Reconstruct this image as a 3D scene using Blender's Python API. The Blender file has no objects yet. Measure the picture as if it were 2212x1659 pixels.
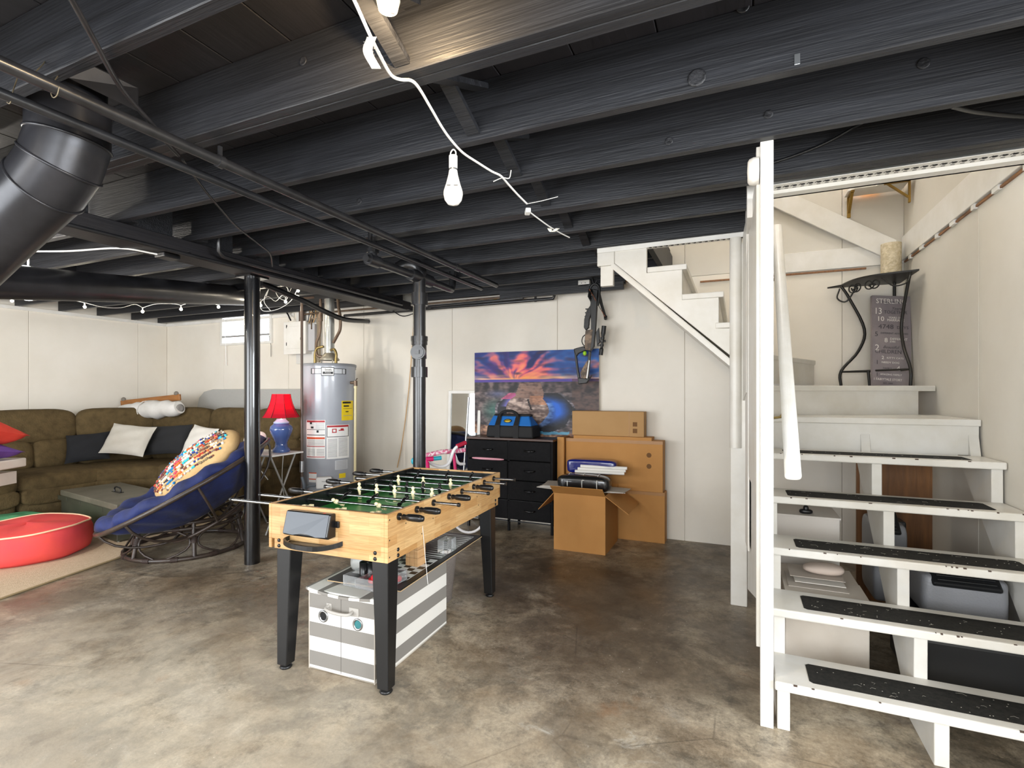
import bpy, bmesh, math, random
from mathutils import Vector, Matrix
R = random.Random(7)
PI = math.pi
sc = bpy.context.scene
C = sc.collection

# ------------------------------------------------------------------ camera
F, CX, Y0, EYE, YAW = 1105., 1106., 848., 1.35, math.radians(23.7)
cam = bpy.data.cameras.new('camera'); camo = bpy.data.objects.new('camera', cam); C.objects.link(camo)
camo.location = (0, 0, EYE); camo.rotation_euler = (PI/2, 0, YAW)
cam.sensor_width = 36; cam.lens = 36*F/2212; cam.shift_y = (Y0-829.5)/2212; cam.clip_start = .02
sc.camera = camo
# ------------------------------------------------------------------ view, world, big lights
vs = sc.view_settings
vs.view_transform = 'Standard'; vs.look = 'None'; vs.gamma = 1; vs.use_curve_mapping = False; vs.exposure = 0.36
W = bpy.data.worlds.new('world'); sc.world = W; W.use_nodes = True
W.node_tree.nodes['Background'].inputs[0].default_value = (.72, .84, 1, 1)
W.node_tree.nodes['Background'].inputs[1].default_value = 1.6
def light(name, kind, loc, energy, col=(1, 1, 1), size=.1, sizey=None, rot=(0, 0, 0)):
    l = bpy.data.lights.new(name, kind); o = bpy.data.objects.new(name, l); C.objects.link(o)
    o.location = loc; o.rotation_euler = rot; l.energy = energy; l.color = col
    if kind == 'AREA':
        l.shape = 'RECTANGLE'; l.size = size; l.size_y = sizey or size
    elif kind == 'POINT': l.shadow_soft_size = size
    return o
# daylight entering by the glazed doors on the right and the left rear window, plus an added rear fill
light('door_daylight', 'AREA', (3.08, .2, 1.6), 225, (.92, .96, 1), 2.8, 1.1, (PI/2, 0, PI/2))
light('window_daylight', 'AREA', (-4.6, -1.52, 1.2), 150, (.96, .98, 1), 3.0, 1.9, (PI/2, 0, 0))

light('rear_fill', 'AREA', (-.6, -1.52, 1.45), 95, (.95, .98, 1), 2.6, 1.3, (PI/2, 0, 0))  # added area light behind the camera, brightens the stair front

def at(px, py, x=None, y=None, z=None, d=None):
    """world point seen at a photo pixel, on a given plane (or at a given distance along the view axis)"""
    c, s = math.cos(YAW), math.sin(YAW); u = (px-CX)/F; v = (Y0-py)/F
    r = (-s+c*u, c+s*u, v)
    t = x/r[0] if x is not None else y/r[1] if y is not None else (z-EYE)/r[2] if z is not None else d
    return Vector((r[0]*t, r[1]*t, EYE+r[2]*t))

# ------------------------------------------------------------------ materials
def lin(h):
    if isinstance(h, (tuple, list)): v = [c/255 for c in h[:3]]
    else: v = [int(h[i:i+2], 16)/255 for i in (0, 2, 4)]
    return tuple((c/12.92 if c <= .04045 else ((c+.055)/1.055)**2.4) for c in v)+(1,)
MATS = {}
def mat(name, col, rough=.5, metal=0, col2=None, scale=6., stretch=(1, 1, 1), bump=0., bscale=None, emit=0, coat=0, contrast=.35,
        trans=0, ior=1.45, sheen=0, attr=None, alpha=1, spec=.5, detail=5):
    if name in MATS: return MATS[name]
    m = bpy.data.materials.new(name); m.use_nodes = True; nt = m.node_tree; N = nt.nodes; L = nt.links
    b = N['Principled BSDF']; b.inputs['Base Color'].default_value = lin(col)
    b.inputs['Roughness'].default_value = rough; b.inputs['Metallic'].default_value = metal
    b.inputs['Coat Weight'].default_value = coat; b.inputs['Specular IOR Level'].default_value = spec
    if trans: b.inputs['Transmission Weight'].default_value = trans; b.inputs['IOR'].default_value = ior
    if sheen: b.inputs['Sheen Weight'].default_value = sheen
    if alpha < 1: b.inputs['Alpha'].default_value = alpha
    if emit: b.inputs['Emission Color'].default_value = lin(col); b.inputs['Emission Strength'].default_value = emit
    tc = N.new('ShaderNodeTexCoord'); mp = N.new('ShaderNodeMapping'); L.new(tc.outputs['Object'], mp.inputs[0])
    mp.inputs['Scale'].default_value = stretch
    if col2 is not None:
        no = N.new('ShaderNodeTexNoise'); no.inputs['Scale'].default_value = scale; no.inputs['Detail'].default_value = detail
        no.inputs['Roughness'].default_value = .6
        L.new(mp.outputs[0], no.inputs['Vector'])
        cr = N.new('ShaderNodeValToRGB'); cr.color_ramp.elements[0].position = .5-contrast/2; cr.color_ramp.elements[1].position = .5+contrast/2
        cr.color_ramp.elements[0].color = lin(col); cr.color_ramp.elements[1].color = lin(col2)
        L.new(no.outputs[0], cr.inputs[0]); L.new(cr.outputs[0], b.inputs['Base Color'])
    if attr:
        a = N.new('ShaderNodeVertexColor'); a.layer_name = attr; L.new(a.outputs[0], b.inputs['Base Color'])
    if bump:
        n2 = N.new('ShaderNodeTexNoise'); n2.inputs['Scale'].default_value = bscale or scale*4; n2.inputs['Detail'].default_value = 4
        L.new(mp.outputs[0], n2.inputs['Vector'])
        bp = N.new('ShaderNodeBump'); bp.inputs['Strength'].default_value = bump; bp.inputs['Distance'].default_value = .01
        L.new(n2.outputs[0], bp.inputs['Height']); L.new(bp.outputs[0], b.inputs['Normal'])
    MATS[name] = m
    return m

# ------------------------------------------------------------------ mesh builder
class MB:
    def __init__(s): s.v = []; s.f = []; s.sm = []; s.col = []
    def add(s, vs, fs, smooth=False, M=None):
        n = len(s.v)
        for p in vs:
            p = Vector(p); s.v.append(M @ p if M else p)
        for f in fs: s.f.append([i+n for i in f]); s.sm.append(smooth)
        return s
    def box(s, x0, x1, y0, y1, z0, z1, M=None):
        V = [(x, y, z) for x in (x0, x1) for y in (y0, y1) for z in (z0, z1)]
        return s.add(V, [(0, 1, 3, 2), (4, 6, 7, 5), (0, 4, 5, 1), (2, 3, 7, 6), (0, 2, 6, 4), (1, 5, 7, 3)], False, M)
    def beam(s, p0, p1, w, h, up=(0, 0, 1)):
        p0, p1 = Vector(p0), Vector(p1); d = (p1-p0); l = d.length; d.normalize()
        a = d.cross(Vector(up))
        if a.length < 1e-4: a = d.cross(Vector((1, 0, 0)))
        a.normalize(); b = a.cross(d)
        M = Matrix((a, d, b)).transposed().to_4x4(); M.translation = p0
        return s.box(-w/2, w/2, 0, l, -h/2, h/2, M)
    def frame_dir(s, d):
        d = Vector(d).normalized(); a = d.cross(Vector((0, 0, 1)))
        if a.length < 1e-3: a = Vector((1, 0, 0))
        a.normalize(); return a, d.cross(a).normalized()
    def cyl(s, p0, p1, r0, r1=None, n=14, cap=True):
        p0, p1 = Vector(p0), Vector(p1); r1 = r0 if r1 is None else r1
        a, b = s.frame_dir(p1-p0)
        c0 = [p0+(a*math.cos(i*2*PI/n)+b*math.sin(i*2*PI/n))*r0 for i in range(n)]
        c1 = [p1+(a*math.cos(i*2*PI/n)+b*math.sin(i*2*PI/n))*r1 for i in range(n)]
        s.add(c0+c1, [(i, (i+1) % n, n+(i+1) % n, n+i) for i in range(n)], True)
        if cap: s.add(c0, [tuple(range(n))[::-1]]); s.add(c1, [tuple(range(n))])
        return s
    def tube(s, pts, r, n=8, closed=False, cap=True, sub=0):
        P = [Vector(p) for p in pts]
        if sub: P = spline(P, sub, closed)
        k = len(P); rings = []; prev = None
        for i, p in enumerate(P):
            if closed: d = P[(i+1) % k]-P[i-1]
            else: d = P[min(i+1, k-1)]-P[max(i-1, 0)]
            d.normalize()
            if prev is None: a, b = s.frame_dir(d)
            else:
                a = prev-d*prev.dot(d)
                if a.length < 1e-5: a, b = s.frame_dir(d)
                a.normalize(); b = d.cross(a)
            prev = a
            rr = r[i*(len(r)-1)//max(k-1, 1)] if isinstance(r, (list, tuple)) else r
            rings += [p+(a*math.cos(j*2*PI/n)+b*math.sin(j*2*PI/n))*rr for j in range(n)]
        fs = []
        for i in range(k if closed else k-1):
            o, q = i*n, ((i+1) % k)*n
            fs += [(o+j, o+(j+1) % n, q+(j+1) % n, q+j) for j in range(n)]
        s.add(rings, fs, True)
        if cap and not closed: s.add(rings[:n], [tuple(range(n))[::-1]]); s.add(rings[-n:], [tuple(range(n))])
        return s
    def lathe(s, prof, o=(0, 0, 0), n=24, M=None, cap=True):
        o = Vector(o); V = []
        for r, z in prof: V += [(o.x+r*math.cos(i*2*PI/n), o.y+r*math.sin(i*2*PI/n), o.z+z) for i in range(n)]
        fs = []
        for k in range(len(prof)-1): fs += [(k*n+i, k*n+(i+1) % n, (k+1)*n+(i+1) % n, (k+1)*n+i) for i in range(n)]
        s.add(V, fs, True, M)
        if cap:
            if prof[0][0] > 1e-4: s.add(V[:n], [tuple(range(n))[::-1]], False, M)
            if prof[-1][0] > 1e-4: s.add(V[-n:], [tuple(range(n))], False, M)
        return s
    def prism(s, poly, ax, a, b, M=None):
        """polygon in the two remaining axes, extruded along ax from a to b"""
        def mk(p, t): return {'x': (t, p[0], p[1]), 'y': (p[0], t, p[1]), 'z': (p[0], p[1], t)}[ax]
        n = len(poly); V = [mk(p, a) for p in poly]+[mk(p, b) for p in poly]
        fs = [tuple(range(n))[::-1], tuple(range(n, 2*n))]+[(i, (i+1) % n, n+(i+1) % n, n+i) for i in range(n)]
        return s.add(V, fs, False, M)
    def sphere(s, c, r, n=16, m=10, M=None, e1=1., e2=1.):
        if not isinstance(r, (tuple, list)): r = (r, r, r)
        c = Vector(c); V = []
        def pw(v, e): return math.copysign(abs(v)**e, v)
        for j in range(m+1):
            ph = -PI/2+PI*j/m
            for i in range(n):
                th = 2*PI*i/n
                V.append((c.x+r[0]*pw(math.cos(ph), e1)*pw(math.cos(th), e2), c.y+r[1]*pw(math.cos(ph), e1)*pw(math.sin(th), e2), c.z+r[2]*pw(math.sin(ph), e1)))
        fs = [(j*n+i, j*n+(i+1) % n, (j+1)*n+(i+1) % n, (j+1)*n+i) for j in range(m) for i in range(n)]
        return s.add(V, fs, True, M)
    def cushion(s, c, size, M=None, e1=.35, e2=.35, n=28, m=16, wob=0., seed=1):
        """puffy rounded block; its own centre c is local to M"""
        k = len(s.v); s.sphere((0, 0, 0), (size[0]/2, size[1]/2, size[2]/2), n, m, None, e1, e2)
        rr = random.Random(seed); ph = [rr.uniform(0, 6) for _ in range(6)]
        T = Matrix.Translation(Vector(c))
        for i in range(k, len(s.v)):
            p = s.v[i]
            if wob: p = p*(1+wob*(math.sin(p.x*23+ph[0])*math.sin(p.y*19+ph[1])+.6*math.sin(p.z*31+ph[2]+p.x*11)))
            p = T @ p; s.v[i] = M @ p if M else p
        return s
    def pillow(s, size, M, n=18, pinch=.55, seed=1, wob=.006):
        """square scatter pillow lying in local xy, thick along z"""
        rr = random.Random(seed); ph = [rr.uniform(0, 6) for _ in range(4)]
        for sg in (1, -1):
            V = []; fs = []
            for j in range(n+1):
                for i in range(n+1):
                    u, v = 2*i/n-1, 2*j/n-1
                    t = ((1-abs(u)**2.6)*(1-abs(v)**2.6))**pinch
                    q = 1-.07*(1-abs(u)**2)*(abs(v)**6); q2 = 1-.07*(1-abs(v)**2)*(abs(u)**6)
                    z = sg*size[2]/2*t+wob*t*(math.sin(u*7+ph[0]+v*3)+math.sin(v*8+ph[1]-u*4))
                    V.append((u*size[0]/2*q2, v*size[1]/2*q, z))
            for j in range(n):
                for i in range(n):
                    f = (j*(n+1)+i, j*(n+1)+i+1, (j+1)*(n+1)+i+1, (j+1)*(n+1)+i); fs.append(f if sg > 0 else f[::-1])
            s.add(V, fs, True, M)
        return s

def spline(P, sub, closed=False):
    out = []; k = len(P)
    for i in range(k if closed else k-1):
        p0 = P[i-1] if (closed or i > 0) else P[i]*2-P[i+1]
        p1, p2 = P[i], P[(i+1) % k]
        p3 = P[(i+2) % k] if (closed or i+2 < k) else p2*2-p1
        for j in range(sub):
            t = j/sub
            out.append(.5*((2*p1)+(p2-p0)*t+(2*p0-5*p1+4*p2-p3)*t*t+(3*p1-p0-3*p2+p3)*t**3))
    if not closed: out.append(P[-1].copy())
    return out
def euler(rx=0, ry=0, rz=0, loc=(0, 0, 0)):
    from mathutils import Euler
    M = Euler((rx, ry, rz)).to_matrix().to_4x4(); M.translation = Vector(loc); return M

def obj(name, mb, m, parent=None, local=False, bevel=0, label=None, kind=None, seg=2):
    me = mb if isinstance(mb, bpy.types.Mesh) else bpy.data.meshes.new(name)
    if isinstance(mb, MB):
        me.from_pydata([tuple(v) for v in mb.v], [], mb.f)
        me.polygons.foreach_set('use_smooth', mb.sm)
        if mb.col:
            ca = me.color_attributes.new('tint', 'FLOAT_COLOR', 'CORNER')
            i = 0
            for p, c in zip(me.polygons, mb.col):
                for _ in p.loop_indices: ca.data[i].color = c; i += 1
        me.validate(); me.update()
        me.materials.append(m)
    o = bpy.data.objects.new(name, me); C.objects.link(o)
    if parent is not None:
        o.parent = parent
        if not local: o.matrix_parent_inverse = wm(parent).inverted()
    if bevel:
        b = o.modifiers.new('bevel', 'BEVEL'); b.width = bevel; b.segments = seg; b.limit_method = 'ANGLE'; b.angle_limit = .6
        b.harden_normals = False
    if label: o['label'] = label
    if kind: o['kind'] = kind
    return o
def wm(o):
    M = o.matrix_parent_inverse @ o.matrix_basis if o.parent else o.matrix_basis
    return wm(o.parent) @ M if o.parent else M
def thing(name, label, cat, loc=(0, 0, 0), rotz=0, group=None, kind=None):
    o = bpy.data.objects.new(name, None); C.objects.link(o); o.empty_display_size = .1
    o.location = loc; o.rotation_euler = (0, 0, rotz); o['label'] = label; o['category'] = cat
    if group: o['group'] = group
    if kind: o['kind'] = kind
    return o
def tag(o, label, cat, group=None):
    o['label'] = label; o['category'] = cat
    if group: o['group'] = group
    return o
def struct(name, mb, m, **k): return obj(name, mb, m, kind='structure', **k)
def dupmesh(src, name, parent, M):
    o = bpy.data.objects.new(name, src.data); C.objects.link(o); o.parent = parent; o.matrix_basis = M
    for md in src.modifiers:
        if md.type == 'BEVEL':
            b = o.modifiers.new('bevel', 'BEVEL'); b.width = md.width; b.segments = md.segments; b.limit_method = 'ANGLE'; b.angle_limit = .6
    return o
def text(name, body, size, M, m, parent, ext=.0006, align='CENTER', shear=0, sx=1):
    cu = bpy.data.curves.new(name, 'FONT'); cu.body = body; cu.size = size; cu.extrude = ext; cu.align_x = align; cu.align_y = 'CENTER'; cu.shear = shear
    cu.resolution_u = 2
    t = bpy.data.objects.new('t', cu); C.objects.link(t)
    dg = bpy.context.evaluated_depsgraph_get(); me = bpy.data.meshes.new_from_object(t.evaluated_get(dg))
    bpy.data.objects.remove(t); bpy.data.curves.remove(cu)
    me.transform(M @ Matrix.Diagonal((sx, 1, 1, 1))); me.materials.clear(); me.materials.append(m); me.name = name
    o = bpy.data.objects.new(name, me); C.objects.link(o)
    if parent is not None: o.parent = parent; o.matrix_parent_inverse = wm(parent).inverted()
    return o
# ================================================================== materials used by the shell
M_wall = mat('wall_paint', 'e6e0d5', .55, col2='dcd5c8', scale=1.2, bump=.03, bscale=60)
M_hall = mat('hall_wall_paint', 'd6d2c9', .6, col2='cdc8bd', scale=1.2, bump=.03, bscale=60)
M_white = mat('white_trim_paint', 'e6e4e0', .38, col2='dad7cf', scale=5, bump=.05, bscale=25)
M_stair = mat('stair_paint', 'd8d6d1', .35, col2='cbc7bd', scale=4, bump=.06, bscale=40)
M_black = mat('black_timber', '131315', .46, spec=.4, col2='2e2f33', scale=3, stretch=(.35, 9, 9), bump=.35, bscale=14, contrast=.55)
M_black2 = mat('black_board', '151416', .5, col2='232125', scale=3, stretch=(6, .5, 6), bump=.15, bscale=12, contrast=.6)
M_pipe = mat('black_pipe_paint', '18181a', .28, spec=.7, col2='28282a', scale=8, bump=.05)
M_duct = mat('black_duct_paint', '232326', .32, metal=.4, col2='323236', scale=5, bump=.06, bscale=12)
M_col = mat('gloss_black_paint', '101012', .22, coat=.3)
M_chip = mat('chipped_wood', '6b4a38', .7)
M_ply = mat('raw_wood', 'c9985a', .6, col2='b27f45', scale=5, stretch=(1, 8, 8))
M_dark = mat('dark_void', '0c0c0d', .8)
M_wire = mat('black_wire', '141416', .35)
M_cordw = mat('white_cord', 'ecebe6', .45)
M_steel = mat('zinc_steel', 'b9bcbf', .3, metal=.9)
M_chrome = mat('chrome', 'a9abae', .2, metal=1)
M_galv = mat('galvanised_tin', 'c9cac6', .34, metal=.75, col2='a9aaa6', scale=9)
M_copper = mat('aged_copper', '7d6a58', .45, metal=.5, col2='5d4c40', scale=14)
M_brass = mat('aged_brass', '8d7a4a', .4, metal=.7)

def concrete():
    m = bpy.data.materials.new('stained_concrete'); m.use_nodes = True; nt = m.node_tree; N = nt.nodes; L = nt.links
    b = N['Principled BSDF']; tc = N.new('ShaderNodeTexCoord'); co = tc.outputs['Object']
    def noise(scale, detail=8, rough=.62, dist=0., off=0):
        mp = N.new('ShaderNodeMapping'); mp.inputs['Location'].default_value = (off, off*.7, 0); L.new(co, mp.inputs[0])
        n = N.new('ShaderNodeTexNoise'); n.inputs['Scale'].default_value = scale; n.inputs['Detail'].default_value = detail
        n.inputs['Roughness'].default_value = rough; n.inputs['Distortion'].default_value = dist; L.new(mp.outputs[0], n.inputs['Vector']); return n.outputs[0]
    def ramp(s, stops):
        r = N.new('ShaderNodeValToRGB'); L.new(s, r.inputs[0]); e = r.color_ramp.elements
        while len(e) < len(stops): e.new(.5)
        for q, (p, c) in zip(e, stops): q.position = p; q.color = lin(c) if not isinstance(c, (int, float)) else (c, c, c, 1)
        return r.outputs[0]
    def mth(op, a, c, d=None):
        x = N.new('ShaderNodeMath'); x.operation = op; x.use_clamp = True
        for i, q in enumerate((a, c)):
            if isinstance(q, (int, float)): x.inputs[i].default_value = q
            else: L.new(q, x.inputs[i])
        return x.outputs[0]
    def mix(fac, a, c, mode='MIX'):
        x = N.new('ShaderNodeMix'); x.data_type = 'RGBA'; x.blend_type = mode
        if isinstance(fac, (int, float)): x.inputs[0].default_value = fac
        else: L.new(fac, x.inputs[0])
        for i, q in ((6, a), (7, c)):
            if isinstance(q, str): x.inputs[i].default_value = lin(q)
            else: L.new(q, x.inputs[i])
        return x.outputs[2]
    def blob(cx, cy, r0, r1, sx=1, sy=1):
        mp = N.new('ShaderNodeMapping'); mp.inputs['Location'].default_value = (-cx*sx, -cy*sy, 0); mp.inputs['Scale'].default_value = (sx, sy, 0); L.new(co, mp.inputs[0])
        ln = N.new('ShaderNodeVectorMath'); ln.operation = 'LENGTH'; L.new(mp.outputs[0], ln.inputs[0])
        mr = N.new('ShaderNodeMapRange'); mr.interpolation_type = 'SMOOTHSTEP'; L.new(ln.outputs['Value'], mr.inputs[0])
        mr.inputs[1].default_value = r1; mr.inputs[2].default_value = r0; mr.inputs[3].default_value = 0; mr.inputs[4].default_value = 1
        return mr.outputs[0]
    base = ramp(noise(1.1, 9, .66, .5), [(.28, '7a6e60'), (.42, '9a8c77'), (.55, 'b3a690'), (.72, 'cac1b0')])
    fine = ramp(noise(8, 14, .82, .25, 3), [(.40, .45), (.47, .82), (.52, 1.0), (.60, 1.22)])
    c = mix(1.0, base, fine, 'MULTIPLY')
    grit = ramp(noise(70, 6, .8, 0, 13), [(.36, .68), (.64, 1.16)])
    patch = ramp(noise(1.9, 14, .72, .3, 61), [(.45, .60), (.5, .95), (.55, 1.12)])
    c = mix(.85, mix(1.0, c, patch, 'MULTIPLY'), grit, 'MULTIPLY')
    streak = ramp(noise(2.6, 12, .75, .5, 9), [(.42, 0), (.62, 1)])
    c = mix(mth('MULTIPLY', streak, .5), c, '7a6448')
    big = ramp(noise(2.2, 12, .74, .4, 21), [(.30, 0), (.5, 1)])
    dk = mth('ADD', blob(-.6, 3.05, .3, 1.05, .9, .8), blob(-1.3, 3.5, .1, .9, .9, 1))
    dk = mth('ADD', dk, mth('MULTIPLY', blob(-3.9, 2.1, .2, 1.5, .8, 1.2), .5))
    dk = mth('ADD', dk, mth('MULTIPLY', blob(-.3, 4.4, .1, .9), .7))
    c = mix(mth('MULTIPLY', mth('MULTIPLY', dk, big), .74), c, '3b3128')
    c = mix(mth('MULTIPLY', mth('MULTIPLY', dk, .38), noise(5, 6, .6, .4, 5)), c, '4d3f31')
    pale = mth('MULTIPLY', mth('ADD', blob(-2.6, 1.2, .3, 1.5, .7, 1), mth('MULTIPLY', blob(-.9, 1.5, .2, 1.0), .45)), ramp(noise(1.6, 10, .7, 1.2, 44), [(.32, .1), (.55, .8)]))  # pale worn patches that also put a brighter left foreground into the colour
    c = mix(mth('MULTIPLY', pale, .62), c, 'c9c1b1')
    rust = ramp(noise(3.1, 6, .6, .3, 33), [(.64, 0), (.78, 1)])
    c = mix(mth('MULTIPLY', rust, .5), c, '8d5c30')
    lime = ramp(noise(3.4, 12, .8, 1.2, 50), [(.57, 0), (.7, 1)])
    lm = mth('ADD', blob(-.55, 1.85, .05, .7), mth('ADD', blob(-3.3, 2.9, .05, .8), mth('MULTIPLY', blob(-1.6, .9, .2, 1.3), .6)))
    c = mix(mth('MULTIPLY', mth('MULTIPLY', lime, lm), .75), c, 'd6d4cb')
    vo = N.new('ShaderNodeTexVoronoi'); vo.inputs['Scale'].default_value = 26; L.new(co, vo.inputs['Vector'])
    sp = ramp(vo.outputs['Distance'], [(.03, 1), (.06, 0)])
    c = mix(mth('MULTIPLY', sp, ramp(noise(1.7, 3, .5, 0, 70), [(.5, 0), (.62, .85)])), c, 'efece4')
    vo2 = N.new('ShaderNodeTexVoronoi'); vo2.feature = 'DISTANCE_TO_EDGE'; vo2.inputs['Scale'].default_value = .8; L.new(co, vo2.inputs['Vector'])
    ck = ramp(vo2.outputs['Distance'], [(.0, 1), (.0035, 0)])
    c = mix(mth('MULTIPLY', ck, ramp(noise(1.3, 3, .5, 0, 90), [(.52, 0), (.6, .45)])), c, '2e2822')
    L.new(c, b.inputs['Base Color'])
    rg = ramp(noise(2.2, 6, .6, 0, 12), [(.3, .26), (.7, .55)]); L.new(rg, b.inputs['Roughness'])
    bp = N.new('ShaderNodeBump'); bp.inputs['Strength'].default_value = .12; bp.inputs['Distance'].default_value = .01
    L.new(noise(30, 6, .7), bp.inputs['Height']); L.new(bp.outputs[0], b.inputs['Normal'])
    return m

XL, XR, YB, YF = -7.75, 1.2, 4.9, -1.6        # left wall, stair wall, back wall, rear wall
JZ, JT = 2.365, 2.60                          # underside / top of joists
# ------------------------------------------------------------------ floor and walls
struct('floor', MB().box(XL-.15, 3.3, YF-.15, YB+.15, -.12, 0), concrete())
wl = struct('wall_left', MB().box(XL-.15, XL-.012, YF, YB+.15, 0, 2.63), M_wall)
wb = struct('wall_back', MB().box(XL-.15, 1.35, YB+.012, YB+.15, 0, 5.0), M_wall)
wr = struct('wall_right', MB().box(XR+.012, XR+.14, 1.95, YB+.012, 0, 5.0), M_wall)
for y0 in [YF+1.22*i for i in range(7)]:
    y1 = min(y0+1.216, YB)
    if y1-y0 > .1: obj('panel', MB().box(XL-.012, XL, y0, y1, 0, 2.365), M_wall, wl, bevel=.002, seg=1)
x0 = XL
while x0 < XR-.05:
    x1 = min(x0+1.216, XR); obj('panel', MB().box(x0, x1, YB, YB+.012, 0, 2.40), M_wall, wb, bevel=.002, seg=1)
    if x1 > -1.8: obj('panel', MB().box(x0, x1, YB, YB+.012, 2.403, 4.9), M_hall, wb, bevel=.002, seg=1)
    x0 += 1.22
for y0, y1 in ((1.95, 2.72), (2.723, 3.55), (3.553, 4.9)):
    obj('panel', MB().box(XR, XR+.012, y0, y1, 0, 2.40), M_hall, wr, bevel=.002, seg=1)
    obj('panel', MB().box(XR, XR+.012, y0, y1, 2.403, 4.9), M_hall, wr, bevel=.002, seg=1)
# rear wall with a window and an opening for the added one, right return wall
rw = struct('wall_rear', MB().box(XL-.15, -6.2, YF-.14, YF, 0, 2.63).box(-3.0, -2.0, YF-.14, YF, 0, 2.63).box(.8, 3.3, YF-.14, YF, 0, 2.63).box(-2.0, .8, YF-.14, YF, 0, .75).box(-2.0, .8, YF-.14, YF, 2.15, 2.63)
       .box(-6.2, -3.0, YF-.14, YF, 0, .15).box(-6.2, -3.0, YF-.14, YF, 2.25, 2.63), M_wall)
struct('wall_side', MB().box(3.15, 3.3, YF, -1.25, 0, 2.63).box(3.15, 3.3, 1.65, 2.1, 0, 2.63).box(3.15, 3.3, -1.25, 1.65, 2.2, 2.63).box(XR+.14, 3.15, 1.95, 2.1, 0, 2.63), M_wall)
d1 = struct('door_1', MB().box(3.17, 3.25, -1.25, -1.19, 0, 2.2).box(3.17, 3.25, 1.59, 1.65, 0, 2.2).box(3.17, 3.25, .17, .23, 0, 2.14).box(3.17, 3.25, -1.19, 1.59, 0, 1.0).box(3.17, 3.25, -1.19, 1.59, 2.14, 2.2), M_white)
struct('added_window', MB().box(-2, -1.94, YF-.1, YF-.02, .75, 2.15).box(.74, .8, YF-.1, YF-.02, .75, 2.15).box(-1.94, .74, YF-.1, YF-.02, .75, .81).box(-1.94, .74, YF-.1, YF-.02, 2.09, 2.15).box(-.63, -.57, YF-.1, YF-.02, .81, 2.09), M_white)  # unseen window added to carry the rear fill light
w2 = struct('window_2', MB().box(-6.2, -6.14, YF-.1, YF-.02, .15, 2.25).box(-3.06, -3.0, YF-.1, YF-.02, .15, 2.25).box(-6.14, -3.06, YF-.1, YF-.02, 2.19, 2.25)
       .box(-6.14, -3.06, YF-.1, YF-.02, .15, .21).box(-4.63, -4.57, YF-.1, YF-.02, .21, 2.19), M_white)
# trim along wall tops
struct('trim_1', MB().box(XL, XL+.02, YF, YB, 2.325, 2.365), M_white)
struct('trim_2', MB().box(XL+.02, -5.2, YB-.02, YB, 2.325, 2.365), M_white)
struct('trim_3', MB().box(-3.2, -.6, YB-.045, YB, 2.405, 2.45), M_ply)
# upper stair hall
struct('wall_hall', MB().box(-2.6, -2.5, 2.8, YB, 2.66, 5.0).box(-2.5, 1.2, 2.8, 2.88, 2.66, 5.0).box(-2.6, 1.3, 2.8, YB+.1, 4.9, 5.0), M_wall)
# window high in the back wall, with a blind
w1 = struct('window_1', MB().box(-6.56, -6.52, YB-.03, YB, 2.0, 2.41).box(-5.62, -5.58, YB-.03, YB, 2.0, 2.41).box(-6.52, -5.62, YB-.03, YB, 2.0, 2.03).box(-6.52, -5.62, YB-.03, YB, 2.38, 2.41), M_white)
obj('pane', MB().box(-6.52, -5.62, YB-.006, YB-.002, 2.03, 2.38), mat('daylit_pane', 'f4f8ff', .3, emit=3.0), w1)
M_blind = mat('blind_vinyl', 'f3f3f0', .4)
for i in range(11):
    z = 2.145+i*.0215; obj('blind_slat', MB().box(-6.51, -5.63, -.012, .012, -.0008, .0008, euler(.5, 0, 0, (0, YB-.022, z))), M_blind, w1)
obj('blind_rail', MB().box(-6.515, -5.625, YB-.034, YB-.012, 2.105, 2.13), mat('blind_rail_grey', '9b9a98', .5), w1)
obj('tilt_wand', MB().cyl((-6.45, YB-.04, 2.36), (-6.44, YB-.03, 1.72), .004, n=6), M_blind, w1)
obj('pull_cord', MB().tube([(-5.62, YB-.036, 2.1), (-5.6, YB-.02, 1.97), (-5.6, YB-.02, 1.82)], .003, 5), M_wire, w1)

# ------------------------------------------------------------------ ceiling: deck boards, joists, beam, bridging
OPX0, OPY0 = -.56, 3.565                       # stair opening: upper flight part; lower part starts at y 2.94, x .16
ce = struct('ceiling', MB().box(XL-.15, OPX0, YF-.15, YB, 2.625, 2.66).box(OPX0, .14, YF-.15, OPY0, 2.625, 2.66).box(.14, 3.3, YF-.15, 2.93, 2.625, 2.66), M_dark)
x = XL
while x < 3.2:
    x1 = x+.296; xm = x+.15
    ye = YB if xm < OPX0 else (OPY0 if xm < .1 else 2.93)
    obj('deck_board', MB().box(x, x1, YF, ye, JT, JT+.022), M_black2, ce, bevel=.003, seg=1); x += .3
joist_y = [-1.35, -.90, -.45, 0., .45, .897, 1.347, 1.825, 2.263, 2.683, 3.103, 3.523, 3.943, 4.363, 4.783]
JTH = .042
def joist(xa, xb, y):
    o = obj('joist', MB().box(xa, xb, y, y+JTH, JZ, JT), M_black, ce, bevel=.003, seg=1); return o
for y in joist_y:
    if y > 4.7: joist(-3.3, -.95, y); joist(XL, -3.55, y-.02); continue
    xr = 3.15 if y < 1.9 else XR if y < 2.9 else .1 if y < 3.3 else 1.15 if y < 3.6 else OPX0-.02
    if 3.5 < y < 3.6: xr = .1
    joist(-3.62, xr, y)
    if y > -1.4: joist(XL, -3.28, y+JTH+.001)
    o = obj('blocking', MB().box(-3.44, -3.40, y+2*JTH+.005, y+.36, JZ+.002, JT-.002), M_black, ce)
joist(-3.3, XR, 2.683+JTH+.002); joist(-3.6, 3.15, 1.347+JTH+.002)
obj('girder', MB().box(-3.59, -3.355, YF, YB-.02, 2.268, JZ), M_black2, ce, bevel=.004, seg=1)
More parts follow.
